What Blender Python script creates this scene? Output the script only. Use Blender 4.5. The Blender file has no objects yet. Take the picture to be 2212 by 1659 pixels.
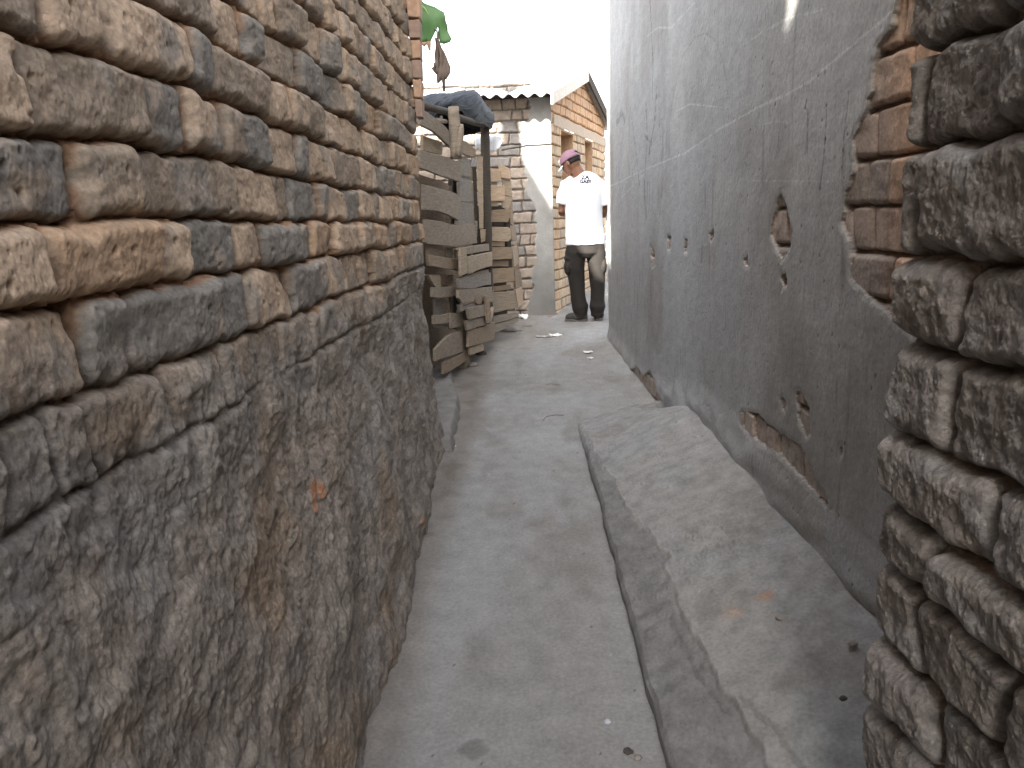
import bpy, bmesh, math, random
import numpy as np
from mathutils import Vector, Matrix
random.seed(7)
S = bpy.context.scene
COL = S.collection

# ------------------------------------------------------------------ camera, light, exposure
PITCH, ROLL, F = math.radians(11.4), math.radians(2.0), 1720.0      # F in units of a 2212 px wide picture
FW = np.array([0, math.cos(PITCH), -math.sin(PITCH)])
R0 = np.array([1., 0, 0]); U0 = np.cross(R0, FW)
RV = R0*math.cos(ROLL) - U0*math.sin(ROLL)
UV = U0*math.cos(ROLL) + R0*math.sin(ROLL)
CAM = np.array([0, 0, 1.45])
cd = bpy.data.cameras.new('camera'); cam = bpy.data.objects.new('camera', cd); COL.objects.link(cam)
cd.sensor_width = 36; cd.lens = 36*F/2212; cd.clip_start = .02; cd.clip_end = 2000
m = Matrix.Identity(4)
for i in range(3):
    m[i][0] = RV[i]; m[i][1] = UV[i]; m[i][2] = -FW[i]; m[i][3] = CAM[i]
cam.matrix_world = m
S.camera = cam

SUN = np.array([.46, .87, -.80]); SUN = SUN/np.linalg.norm(SUN)      # direction the light travels
w = bpy.data.worlds.new('World'); S.world = w; w.use_nodes = True
nt = w.node_tree; bg = nt.nodes['Background']
sky = nt.nodes.new('ShaderNodeTexSky'); sky.sky_type = 'NISHITA'; sky.sun_disc = False
sky.sun_elevation = math.asin(-SUN[2]); sky.sun_rotation = math.atan2(-SUN[0], -SUN[1]) % (2*math.pi)
sky.dust_density = 4.0; sky.air_density = 1.0; sky.ozone_density = .6
hs = nt.nodes.new('ShaderNodeHueSaturation'); hs.inputs['Saturation'].default_value = .38      # hazy, nearly white sky
nt.links.new(sky.outputs[0], hs.inputs['Color']); nt.links.new(hs.outputs[0], bg.inputs[0]); bg.inputs[1].default_value = 0.12
sl = bpy.data.lights.new('sun', 'SUN'); sl.energy = 4.5; sl.angle = math.radians(.6); sl.color = (1, .95, .86)
so = bpy.data.objects.new('sun', sl); COL.objects.link(so)
so.rotation_euler = Vector(SUN).to_track_quat('-Z', 'Y').to_euler()
S.view_settings.view_transform = 'Standard'; S.view_settings.look = 'None'
S.view_settings.exposure = 3.0; S.view_settings.gamma = 1
S.cycles.max_bounces = 8; S.cycles.diffuse_bounces = 5; S.cycles.sample_clamp_indirect = 6

# ------------------------------------------------------------------ measuring: rays, ground
SL = .0575                                                         # the alley climbs away from the viewer
def ray(x, y): return FW + RV*((x-1106)/F) - UV*((y-829.5)/F)
def at(x, y, Y):
    d = ray(x, y); return CAM + d*(Y/d[1])
def on_plane(x, y, p, n):
    d = ray(x, y); n = np.array(n, float); return CAM + d*(((np.array(p)-CAM)@n)/(d@n))
def gz(Y): return SL*np.minimum(Y, 13.0)
def on_ground(x, y, h=0):
    d = ray(x, y); t = (CAM[2]-h)/(SL*d[1]-d[2]); return CAM + t*d
def r1(X, Y): return 881+.245*X, .245*Y
def r4(X, Y): return 1016.5+.1716*X, 189.8+.1716*Y
def r5(X, Y): return 894.6+.143*X, 169.4+.143*Y
def r6(X, Y): return 894.6+.1307*X, 393.1+.1307*Y
def r7(X, Y): return 894.6+.1511*X, 596.4+.1511*Y

# ------------------------------------------------------------------ noise in numpy
def h2(ix, iy, s=0):
    a = (ix.astype(np.int64)*374761393 + iy.astype(np.int64)*668265263 + s*974634777) & 0xffffffff
    a = ((a ^ (a >> 13))*1274126177) & 0xffffffff
    a = ((a ^ (a >> 16))*2246822519) & 0xffffffff
    return ((a ^ (a >> 15)) & 0xffffff)/float(0x1000000)
def gn(x, y, s=0):
    x, y = np.broadcast_arrays(np.asarray(x, float), np.asarray(y, float))
    ix = np.floor(x); iy = np.floor(y); fx = x-ix; fy = y-iy
    ux = fx*fx*fx*(fx*(fx*6-15)+10); uy = fy*fy*fy*(fy*(fy*6-15)+10)
    def g(dx, dy):
        a = h2(ix+dx, iy+dy, s)*2*math.pi
        return np.cos(a)*(fx-dx)+np.sin(a)*(fy-dy)
    return 1.5*((g(0, 0)*(1-ux)+g(1, 0)*ux)*(1-uy)+(g(0, 1)*(1-ux)+g(1, 1)*ux)*uy)
def fbm(x, y, o=4, s=0, g=.5):
    r = 0; a = 1.; f = 1.
    for i in range(o):
        r = r + a*gn(x*f+i*17.3, y*f-i*9.1, s+i); a *= g; f *= 2.03
    return r
def ridge(x, y, o=4, s=0):
    r = 0; a = 1.; f = 1.
    for i in range(o):
        r = r + a*(1-2*np.abs(gn(x*f+i*7.3, y*f+i*3.1, s+i))); a *= .5; f *= 2.1
    return r*.5
def worley(x, y, s=0):
    ix = np.floor(x); iy = np.floor(y)
    f1 = np.full(x.shape, 9.); f2 = f1.copy(); idv = np.zeros(x.shape)
    for dx in (-1, 0, 1):
        for dy in (-1, 0, 1):
            px = ix+dx+h2(ix+dx, iy+dy, s); py = iy+dy+h2(ix+dx, iy+dy, s+5)
            d = np.hypot(px-x, py-y); c = h2(ix+dx, iy+dy, s+9)
            n = d < f1; f2 = np.where(n, f1, np.minimum(f2, d)); idv = np.where(n, c, idv); f1 = np.where(n, d, f1)
    return f1, f2, idv
def ss(a, b, x):
    t = np.clip((x-a)/(b-a), 0, 1); return t*t*(3-2*t)
def mixc(a, b, t): return a*(1-t[..., None]) + np.asarray(b)*t[..., None]
def seg(U, V, pts):
    d = np.full(U.shape, 9.)
    for (a, b), (c, e) in zip(pts[:-1], pts[1:]):
        dx, dy = c-a, e-b; L = dx*dx+dy*dy+1e-12
        t = np.clip(((U-a)*dx+(V-b)*dy)/L, 0, 1); d = np.minimum(d, np.hypot(U-a-t*dx, V-b-t*dy))
    return d
def sdpoly(U, V, pts):
    d = seg(U, V, list(pts)+[pts[0]]); ins = np.zeros(U.shape, bool)
    n = len(pts)
    for i in range(n):
        (a, b), (c, e) = pts[i], pts[(i+1) % n]
        if b == e: continue
        k = ((b > V) != (e > V)) & (U < (c-a)*(V-b)/(e-b)+a); ins ^= k
    return np.where(ins, -d, d)

# ------------------------------------------------------------------ materials
def mat(name, base=None, rough=.9, bump=.3, bscale=120, bdist=.004, var=.25, vscale=30, spec=.25, grain=None, attr=None, metallic=0, sub=0):
    M = bpy.data.materials.new(name); M.use_nodes = True; t = M.node_tree; n = t.nodes; L = t.links
    b = n['Principled BSDF']; b.inputs['Roughness'].default_value = rough
    b.inputs['Specular IOR Level'].default_value = spec; b.inputs['Metallic'].default_value = metallic
    tc = n.new('ShaderNodeTexCoord'); mp = n.new('ShaderNodeMapping'); L.new(tc.outputs['Object'], mp.inputs[0])
    if grain: mp.inputs['Scale'].default_value = grain
    nz = n.new('ShaderNodeTexNoise'); nz.inputs['Scale'].default_value = vscale; nz.inputs['Detail'].default_value = 6
    nz.inputs['Roughness'].default_value = .65; L.new(mp.outputs[0], nz.inputs[0])
    rm = n.new('ShaderNodeMapRange'); rm.inputs[1].default_value = .25; rm.inputs[2].default_value = .75
    rm.inputs[3].default_value = 1-var; rm.inputs[4].default_value = 1+var; L.new(nz.outputs[0], rm.inputs[0])
    mx = n.new('ShaderNodeVectorMath'); mx.operation = 'SCALE'
    if attr or base is None:
        a = n.new('ShaderNodeAttribute'); a.attribute_name = 'Col'; L.new(a.outputs['Color'], mx.inputs[0])
    else:
        c = n.new('ShaderNodeRGB'); c.outputs[0].default_value = (*base, 1); L.new(c.outputs[0], mx.inputs[0])
    L.new(rm.outputs[0], mx.inputs['Scale']); L.new(mx.outputs[0], b.inputs['Base Color'])
    if bump:
        n2 = n.new('ShaderNodeTexNoise'); n2.inputs['Scale'].default_value = bscale; n2.inputs['Detail'].default_value = 8
        n2.inputs['Roughness'].default_value = .7; L.new(mp.outputs[0], n2.inputs[0])
        bp = n.new('ShaderNodeBump'); bp.inputs['Strength'].default_value = bump; bp.inputs['Distance'].default_value = bdist
        L.new(n2.outputs[0], bp.inputs['Height']); L.new(bp.outputs[0], b.inputs['Normal'])
    return M
M_brick = mat('fired_brick', rough=.95, bump=.6, bscale=150, bdist=.004, var=.32, vscale=110)
M_mud = mat('mud_render', rough=1, bump=.8, bscale=170, bdist=.005, var=.42, vscale=110)
M_plaster = mat('grey_plaster', rough=.65, bump=.45, bscale=150, bdist=.0025, var=.22, vscale=120, spec=.4)
M_dark = mat('rough_dark_brick', rough=.95, bump=1, bscale=150, bdist=.006, var=.4, vscale=110)
M_floor = mat('trodden_concrete', rough=.92, bump=.9, bscale=110, bdist=.003, var=.2, vscale=90, spec=.3)
M_housebrick = mat('house_brick', rough=.9, bump=.6, bscale=60, bdist=.004, var=.18, vscale=30)
M_soil = mat('soil', (.16, .14, .12), bump=.5, bscale=20, bdist=.02)
M_cement = mat('cement', (.26, .25, .235), rough=.9, bump=.4, bscale=60)
M_sheet = mat('corrugated_metal', (.5, .5, .5), rough=.45, bump=.1, metallic=.3, var=.15, vscale=4)
M_tarp = mat('black_plastic', (.012, .013, .016), rough=.6, bump=.35, bscale=9, bdist=.02, spec=.12, var=.25, vscale=9)
M_fascia = mat('fascia_board', (.60, .55, .48), rough=.8, grain=(1, 1, 1), var=.2)
def wood(name, c, var=.35): return mat(name, c, rough=.85, bump=.6, bscale=26, bdist=.004, var=var, vscale=14, grain=(1, 1, 7), spec=.2)
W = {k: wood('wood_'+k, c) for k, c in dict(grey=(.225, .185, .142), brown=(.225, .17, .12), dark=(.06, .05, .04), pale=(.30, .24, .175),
     pink=(.42, .31, .215), slate=(.20, .178, .15)).items()}
for k in ('grey', 'brown', 'pale', 'pink', 'slate'):
    pass

# ------------------------------------------------------------------ object helpers
def link(name, me, mt=None, parent=None):
    o = bpy.data.objects.new(name, me); COL.objects.link(o)
    if mt is not None: me.materials.append(mt)
    if parent is not None: o.parent = parent
    return o
def tag(o, label, cat, group=None):
    o['label'] = label; o['category'] = cat
    if group: o['group'] = group
    return o
def thing(name, label, cat, loc=(0, 0, 0), group=None):
    o = bpy.data.objects.new(name, None); COL.objects.link(o); o.location = loc; o.empty_display_size = .1
    return tag(o, label, cat, group)
def struct(o): o['kind'] = 'structure'; return o
def reparent(o, root):
    """keep world coordinates of the mesh while its thing's empty sits at the base"""
    o.parent = root; o.matrix_parent_inverse = Matrix.Translation(root.location).inverted() if root.type == 'EMPTY' else Matrix.Identity(4); return o
def np_mesh(name, V, Q, mt, col=None, smooth=True, parent=None):
    me = bpy.data.meshes.new(name); V = np.ascontiguousarray(V, dtype=np.float32); k = Q.shape[1]
    me.vertices.add(len(V)); me.vertices.foreach_set('co', V.ravel())
    me.loops.add(Q.size); me.loops.foreach_set('vertex_index', Q.astype(np.int32).ravel())
    me.polygons.add(len(Q)); me.polygons.foreach_set('loop_start', np.arange(0, Q.size, k, dtype=np.int32))
    me.polygons.foreach_set('loop_total', np.full(len(Q), k, dtype=np.int32))
    me.polygons.foreach_set('use_smooth', np.full(len(Q), smooth))
    if col is not None:
        a = me.attributes.new('Col', 'FLOAT_COLOR', 'POINT'); c = np.ones((len(V), 4), np.float32); c[:, :3] = np.clip(col, 0, 1)
        a.data.foreach_set('color', c.ravel())
    me.update(); me.validate()
    o = link(name, me, mt)
    if parent is not None: reparent(o, parent)
    return o
def grid(name, P, mt, col=None, keep=None, parent=None, flip=False, smooth=True):
    nv, nu = P.shape[:2]
    i = np.arange(nv*nu).reshape(nv, nu)
    Q = np.stack([i[:-1, :-1], i[:-1, 1:], i[1:, 1:], i[1:, :-1]], -1).reshape(-1, 4)
    if flip: Q = Q[:, ::-1]
    if keep is not None: Q = Q[keep.ravel()]
    used = np.unique(Q); mp = np.full(nv*nu, -1); mp[used] = np.arange(len(used))
    return np_mesh(name, P.reshape(-1, 3)[used], mp[Q], mt, None if col is None else col.reshape(-1, 3)[used], smooth, parent)
def pad(P, back, col, sides='lrtb'):
    """turn the borders of a sheet back by a vector so that the sheet has real thickness"""
    b = np.array(back)
    def cc(a, s, ax, first):
        if s is None: return a
        return np.concatenate([s, a] if first else [a, s], ax)
    if 'l' in sides: P = np.concatenate([P[:, :1]+b, P], 1); col = np.concatenate([col[:, :1], col], 1)
    if 'r' in sides: P = np.concatenate([P, P[:, -1:]+b], 1); col = np.concatenate([col, col[:, -1:]], 1)
    if 'b' in sides: P = np.concatenate([P[:1]+b, P], 0); col = np.concatenate([col[:1], col], 0)
    if 't' in sides: P = np.concatenate([P, P[-1:]+b], 0); col = np.concatenate([col, col[-1:]], 0)
    return P, col
def prism(name, pts, back, mt, parent=None, cuts=0, wob=0, bevel=0, smooth=False):
    """a board or block: 3-D outline facing the viewer, with thickness 'back'"""
    bm = bmesh.new(); b = Vector(back)
    A = [bm.verts.new(Vector(p)) for p in pts]; B = [bm.verts.new(Vector(p)+b) for p in pts]
    n = len(pts); bm.faces.new(A); bm.faces.new(B[::-1])
    for i in range(n): bm.faces.new([A[i], B[i], B[(i+1) % n], A[(i+1) % n]])
    bmesh.ops.recalc_face_normals(bm, faces=bm.faces)
    if bevel: bmesh.ops.bevel(bm, geom=bm.edges[:], offset=bevel, segments=1, affect='EDGES', profile=.5)
    if wob:
        for v in bm.verts: v.co += Vector([random.uniform(-wob, wob) for _ in range(3)])
    me = bpy.data.meshes.new(name); bm.to_mesh(me); bm.free()
    o = link(name, me, mt)
    if parent is not None: reparent(o, parent)
    return o
def box(name, a, b, mt, parent=None, bevel=0):
    a = np.array(a, float); b = np.array(b, float)
    pts = [(a[0], a[1], a[2]), (b[0], a[1], a[2]), (b[0], a[1], b[2]), (a[0], a[1], b[2])]
    return prism(name, pts, (0, b[1]-a[1], 0), mt, parent, bevel=bevel)
def tube_mesh(pts, rad, n=10):
    """lofted rings along points; rad = list of (rx, ry) or floats"""
    pts = [np.array(p, float) for p in pts]; V = []; Q = []
    k = len(pts); up = np.array([0, 1., .01])
    for i, p in enumerate(pts):
        d = pts[min(i+1, k-1)]-pts[max(i-1, 0)]; d = d/np.linalg.norm(d)
        a = np.cross(up, d)
        if np.linalg.norm(a) < .15: a = np.cross([1., 0, 0], d)
        a /= np.linalg.norm(a); b = np.cross(d, a)
        r = rad[i]; rx, ry = (r if isinstance(r, tuple) else (r, r))
        for j in range(n):
            t = 2*math.pi*j/n; V.append(p+a*rx*math.cos(t)+b*ry*math.sin(t))
    for i in range(k-1):
        for j in range(n):
            Q.append((i*n+j, i*n+(j+1) % n, (i+1)*n+(j+1) % n, (i+1)*n+j))
    V.append(pts[0]); V.append(pts[-1]); c0 = k*n; c1 = k*n+1
    T = [(c0, (j+1) % n, j) for j in range(n)] + [(c1, (k-1)*n+j, (k-1)*n+(j+1) % n) for j in range(n)]
    return [tuple(v) for v in V], Q+T
def join_meshes(parts):
    V = []; Fs = []
    for v, f in parts:
        o = len(V); V += v; Fs += [tuple(i+o for i in q) for q in f]
    return V, Fs
def pyobj(name, vf, mt, parent=None, smooth=True):
    me = bpy.data.meshes.new(name); me.from_pydata([tuple(map(float, v)) for v in vf[0]], [], vf[1]); me.update()
    for p in me.polygons: p.use_smooth = smooth
    o = link(name, me, mt)
    if parent is not None: reparent(o, parent)
    return o
def remesh(o, size, it=3, disp=None):
    md = o.modifiers.new('r', 'REMESH'); md.mode = 'VOXEL'; md.voxel_size = size; md.use_smooth_shade = True
    sm = o.modifiers.new('s', 'SMOOTH'); sm.factor = .5; sm.iterations = it
    dg = bpy.context.evaluated_depsgraph_get(); ev = o.evaluated_get(dg)
    me = bpy.data.meshes.new_from_object(ev); old = o.data; mats = [x for x in old.materials]
    o.modifiers.clear(); o.data = me; me.name = o.name
    if not me.materials:
        for x in mats: me.materials.append(x)
    for p in me.polygons: p.use_smooth = True
    if disp:
        n = len(me.vertices); c = np.empty(n*3, np.float32); me.vertices.foreach_get('co', c); c = c.reshape(-1, 3)
        nn = np.empty(n*3, np.float32); me.vertex_normals.foreach_get('vector', nn); nn = nn.reshape(-1, 3)
        c = c + nn*disp(c)[:, None]; me.vertices.foreach_set('co', c.astype(np.float32).ravel()); me.update()
    return o

# ------------------------------------------------------------------ bricks as relief
def bricks(U, V, rows, seed, l0, l1, r=.018, jh=.006, jv=.002, vj=.55, warp=.008, fixed={}):
    """height 0..1 of a wall of uneven bricks, random number and id per brick, centre-local coords"""
    Uw = U + warp*.7*gn(U*9, V*9, seed+40) + .35*warp*gn(U*30, V*30, seed+41)
    Vw = V + warp*gn(U*2.3, V*1.5, seed+42) + warp*.6*gn(U*11, V*8, seed+43) + .3*warp*gn(U*35, V*35, seed+44)
    rows = np.asarray(rows); ri = np.clip(np.searchsorted(rows, Vw)-1, 0, len(rows)-2)
    dv = np.minimum(Vw-rows[ri], rows[ri+1]-Vw)
    du = np.zeros(U.shape); bid = np.zeros(U.shape); lo = np.zeros(U.shape); le = np.ones(U.shape)
    u0, u1 = U.min()-.3, U.max()+.3; rs = np.random.RandomState(seed); over = {}
    for k in range(len(rows)-1):
        b = [u0-rs.rand()*l1]
        while b[-1] < u1:
            b.append(b[-1]+(l1 if rs.rand() < .55 else l0)*(1+.22*(rs.rand()-.5)))
        if k in fixed:
            fx, fv = fixed[k]; lo_ = [q for q in b if q < fx[0]-.08]; hi_ = [q for q in b if q > fx[-1]+.07]
            for j, val in enumerate(fv): over[len(lo_)+j+k*131] = val
            b = lo_+list(fx)+hi_
        b = np.array(b); mk = ri == k
        if not mk.any(): continue
        tilt = Uw[mk] + (.25 if k in fixed else .45)*(Vw[mk]-rows[k])*gn(Uw[mk]*3.1, Uw[mk]*0+k*1.7, seed+77)
        bi = np.clip(np.searchsorted(b, tilt)-1, 0, len(b)-2)
        du[mk] = np.minimum(tilt-b[bi], b[bi+1]-tilt); bid[mk] = bi+k*131
        lo[mk] = tilt-(b[bi]+b[bi+1])/2; le[mk] = b[bi+1]-b[bi]
    rnd = h2(bid, bid*0+seed, 3)
    for q, val in over.items(): rnd = np.where(bid == q, val, rnd)
    rnd2 = h2(bid, bid*0+seed, 4)
    jhv = jh*(.4+1.2*h2(bid, bid*0, 8)); rr = r*(.6+.8*rnd2)
    a = np.clip(du-jv, -1, rr); b_ = np.clip(dv-jhv, -1, rr)
    d = rr-np.hypot(rr-a, rr-b_); d = np.clip(d/rr, 0, 1); full = np.sqrt(1-(1-d)**2)
    bb = np.clip(b_/rr, 0, 1); hb = np.sqrt(1-(1-bb)**2)
    h = hb*(1-vj)+full*vj
    cen = (rows[ri]+rows[ri+1])/2
    return h, rnd, rnd2, bid, lo, Vw-cen, np.minimum(du-jv, dv-jhv)

# ------------------------------------------------------------------ left brick wall
LX = lambda Y: -.616+.042*Y
LEND = 4.22
def left_wall():
    root = thing('brick_building', 'tall tan brick wall on the left, mud smeared over its lower half', 'building', (-.6, 2, .1))
    # columns even in the picture: x_px = 1106 + F*X/Y
    px = np.concatenate([np.linspace(-260, -12, 60), np.linspace(-10, 880, 640), np.linspace(881, 945, 110)])
    k = (px-1106)/F; Y = -.616/(k-.042); Y = np.concatenate([Y[Y < LEND-.002], [LEND]])
    Z = np.concatenate([np.linspace(-.15, .45, 130), np.linspace(.455, 2.95, 780)])
    U, V = np.meshgrid(Y, Z)
    h0 = on_plane(0, 476, (-.616, 0, 0), (1, -.042, 0))[2]
    rs = np.random.RandomState(3); rows = []
    for i in range(-16, 18): rows.append(h0+i*.115+.014*(rs.rand()-.5))
    hh_ = lambda y: float(on_plane(0, y, (-.616, 0, 0), (1, -.042, 0))[2])
    rows[15], rows[16], rows[17], rows[18] = hh_(674), hh_(478), hh_(266), hh_(52)
    rows = [q for q in rows[:15] if q < rows[15]-.07]+rows[15:19]+[rows[18]+.112*(i+1)+.012*(rs.rand()-.5) for i in range(14)]
    kD = rows.index(hh_(674)); T, N, G_, O_ = .1, .5, .75, .97
    def fx(xs, ym, vals): return ([float(on_plane(x, ym, (-.616, 0, 0), (1, -.042, 0))[1]) for x in xs], vals)
    fixed = {kD: fx([-120, 108, 343, 406, 513, 580, 650, 680, 727, 780], 560, [T, O_, T, G_, T, G_, G_, O_, T]),
             kD+1: fx([-160, 180, 298, 507, 600, 629, 690, 711, 748, 776], 385, [G_, N, N, T, N, G_, G_, T, G_]),
             kD+2: fx([-150, 78, 319, 394, 478, 523, 576, 637, 662, 713, 776], 250, [T, N, G_, T, N, G_, T, G_, T, N]),
             kD+3: fx([-110, 106, 227, 402, 453, 566, 617, 692, 740], 110, [N, T, T, G_, N, T, N, T]),
             kD+4: fx([200, 320, 470, 527, 560, 640, 690], 30, [T, N, T, G_, N, G_]),
             kD-1: fx([-120, 185, 275, 480, 545, 640, 715], 730, [T, G_, G_, G_, T, G_])}
    h, r1_, r2_, bid, lu, lv, de = bricks(U, V, rows, 11, .095, .20, r=.016, jh=.003, jv=.0030, vj=.85, warp=.013, fixed=fixed)
    face = .0065*fbm(U*6+bid*3.1, V*7, 3, 5) + .0022*fbm(U*28, V*28, 4, 8, .65)
    chip = np.clip(gn(U*14+bid, V*16, 60)-.42, 0, 1)*.03*ss(.03, .0, de)
    f1, f2, wi = worley(U*26, V*26, 31); pits = .006*ss(.22, .05, f1)*(wi > .86)
    f1b, _, wb = worley(U*90, V*90, 32); pits += .002*ss(.3, .1, f1b)*(wb > .8)
    tiltz = (r1_-.5)*.20*lv + (h2(bid, bid*0, 17)-.5)*.20*lu
    crn = h2(bid, bid*0, 19); chip2 = ss(.02, -.02, lv*(crn-.5)*2+np.abs(lu)*.6-.055*(.6+crn)+.012*gn(U*30, V*30, 62))
    D = -.030+.030*h + (r2_-.5)*.026 + tiltz + face*h - chip*1.6 - pits*h - .012*(1-chip2)*(crn > .6)
    D += (1-h)*.004*fbm(U*30, V*30, 3, 77)
    # colours
    tan = np.array([.37, .275, .195]); org = np.array([.38, .26, .17]); gry = np.array([.195, .176, .153]); brn = np.array([.25, .195, .145])
    c = np.zeros(U.shape+(3,))
    c[:] = tan
    c = mixc(c, brn, ss(.38, .46, r1_)); c = mixc(c, gry, ss(.64, .70, r1_)); c = mixc(c, org, ss(.90, .93, r1_))
    sm = fbm(U*6+bid*1.7, V*6+bid, 4, 21)
    c = mixc(c, gry*1.05, .75*ss(.12, .75, sm)); c = mixc(c, tan*1.15, .6*ss(.2, .9, fbm(U*5+bid*2.3, V*7, 4, 25)))
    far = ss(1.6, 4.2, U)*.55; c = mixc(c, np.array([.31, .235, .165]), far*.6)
    c *= (1+.20*fbm(U*24, V*24, 4, 22)+.16*fbm(U*90, V*90, 3, 23))[..., None]
    c = mixc(c, np.array([.36, .24, .15]), .5*ss(.75, .25, h)*ss(0, .02, lv))
    c = mixc(c, np.array([.11, .085, .06]), .7*ss(.2, .7, gn(U*50, V*50, 70))*ss(.3, .8, gn(U*7, V*7, 71)))
    mort = np.array([.23, .125, .07]); c = mixc(c, mort, .85*ss(.55, .05, h))
    # mud render over the lower part
    line = 1.27-.07*ss(1, 2.5, U)+.12*ss(3.0, 4.2, U) + .05*gn(U*3, V*1.5, 80)+.045*gn(U*9, V*7, 81)+.02*gn(U*25, V*20, 82)
    wm = ss(.09, -.07, V-line)
    lump = .020*fbm(U*3.2, V*2.8, 3, 90, .45) + .009*fbm(U*10+.5*gn(U*4, V*4, 3), V*9, 4, 95, .5) + .0028*fbm(U*42, V*38, 4, 99, .6)
    lump += .018*h*ss(.98, 1.2, V)*ss(-.3, .5, gn(U*2.5, V*2.5, 101)+.6*ss(1.0, 1.25, V))+.0012*h
    f1, f2, wi = worley(U*17+.4*gn(U*20, V*20, 6), V*15, 110); stone = ss(.30, .2, f1)*(wi > .975)
    lump += .006*stone
    hgt = np.clip((1.28-V)/1.1, 0, 1)
    bulge = (.015+.115*ss(0, 1, hgt)**1.1)*(1-.55*ss(2.4, 4.2, U))
    base = ss(.22, .03, V-gz(U))*.02
    M = -.022+bulge+lump+base
    D = D*(1-wm)+M*wm
    mc = np.zeros(c.shape); mc[:] = (.215, .182, .152)
    mc = mixc(mc, (.21, .155, .108), .8*ss(0, .8, fbm(U*2.3, V*2.8, 4, 120)))
    mc = mixc(mc, (.20, .185, .168), .8*ss(.1, .8, fbm(U*3.1+9, V*3.3, 4, 122)))
    mc = mixc(mc, (.23, .205, .175), .5*ss(.2, .8, lump*30))
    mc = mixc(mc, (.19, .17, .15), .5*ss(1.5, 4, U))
    mc *= (1+.28*fbm(U*18, V*18, 5, 124)+.15*fbm(U*80, V*80, 2, 125))[..., None]
    pc = np.where((wi > .9995)[..., None], np.array([.30, .17, .10]), np.array([.24, .21, .17]))
    mc = mc*(1-stone[..., None]*.8)+pc*stone[..., None]*.8
    orb = seg(U, V, [(1.88, .78), (1.9, .83), (1.94, .80)])+.012*gn(U*40, V*40, 9); mc = mixc(mc, (.38, .20, .12), ss(.024, .012, orb)); D += .006*ss(.03, .015, orb)*wm
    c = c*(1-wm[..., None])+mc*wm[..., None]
    P = np.stack([LX(U)+D, U-.042*D, V], -1)
    keepm = (wm[:-1, :-1] < .5)
    Pp, cp = pad(P, (-.35, 0, 0), c, 'lrtb'); k2 = np.ones((Pp.shape[0]-1, Pp.shape[1]-1), bool)
    kk = np.zeros_like(k2); kk[1:-1, 1:-1] = keepm; kk[:, 0] = kk[:, 1]; kk[:, -1] = kk[:, -2]; kk[-1, :] = True; kk[0, :] = False
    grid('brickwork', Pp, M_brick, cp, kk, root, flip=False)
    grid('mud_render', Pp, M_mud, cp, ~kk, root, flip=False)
    # the rest of the building, above and behind the viewer, plus added sun blockers
    def wall_piece(Y0, Y1, z0, z1, name='upper_wall', seed=5, cut=0):
        u = np.linspace(Y0, Y1, max(3, int((Y1-Y0)/.02))); v = np.linspace(z0, z1, int((z1-z0)/.02)+2)
        UU, VV = np.meshgrid(u, v); hh, a, b, *_ = bricks(UU, VV, np.arange(z0-.1, z1+.3, .109), seed, .1, .2)
        cc = mixc(np.zeros(UU.shape+(3,))+tan, gry, ss(.5, .6, a)); cc = mixc(cc, mort, ss(.5, 0, hh))
        dz_ = np.minimum(VV-z0, .3); UU2 = np.minimum(UU, Y1-.5*dz_) if cut == 1 else np.maximum(UU, Y0+.15*dz_) if cut == 2 else UU
        PP = np.stack([LX(UU)-.03+.03*hh, UU2, VV], -1); PP, cc = pad(PP, (-.06, 0, 0), cc)
        grid(name, PP, M_brick, cc, None, root)
    wall_piece(-5, float(Y[0])-.002, -.4, 4.798, seed=6)
    wall_piece(-5, -.31, 4.80, HL, seed=8, cut=1); wall_piece(-.19, float(Y[0])-.002, 4.80, HL, seed=9, cut=2)  # slit added between the pieces to let a sliver of sun through
    wall_piece(float(Y[0]), LEND, 2.952, HL, seed=7)
    prism('wall_core', [(-.98, LEND-.05, -.4), (-.98, LEND-.05, 4.3), (-1.68, LEND-.05, 4.5), (-1.76, LEND-.05, 5.36), (-1.87, LEND-.05, 5.61), (-2.10, LEND-.05, 6.08), (-2.2, LEND-.05, 6.16), (-5.0, LEND-.05, 6.2), (-5.0, LEND-.05, -.4)], (0, -9.1, 0), M_cement, root)  # unseen body; its roof profile is shaped for the shadow on the house
    box('sun_block', (-2.26, LEND-.17, 5.9), (-2.13, LEND-.051, 7.3), M_cement, root)  # unseen block added to cast a shadow column on the house front
    prism('shade_screen', [(x, LEND-.06, z) for x, z in [(-1.76, 4.52), (-1.42, 4.66), (-1.33, 4.99), (-1.2, 4.86), (-.97, 4.70), (-.97, 6.2), (-1.76, 6.2)]], (0, -.04, 0), M_cement, root)  # unseen screen added to shade the man's head and upper back
    # pilaster brick courses proud of the far corner
    for k_, (q_, mt_) in enumerate([([(876, -45), (906, -45), (906, 36), (880, 36)], 0), ([(880, 43), (906, 42), (907, 82), (884, 82)], 1), ([(882, 86), (907, 85), (908, 125), (886, 126)], 0), ([(887, 129), (908, 128), (909, 168), (890, 168)], 1), ([(890, 172), (910, 171), (911, 210), (894, 210)], 0), ([(895, 214), (911, 213), (912, 252), (898, 252)], 1)]):
        prism('pilaster_brick', [at(x, y, 4.13) for x, y in q_], (0, .12, 0), mat('pilaster_brick_%d' % k_, [(.42, .27, .18), (.30, .21, .16)][mt_], bump=.7, bscale=60, bdist=.005, var=.3), root, bevel=.004, wob=.002)
    return root
HL = 5.9
left_wall()

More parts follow.
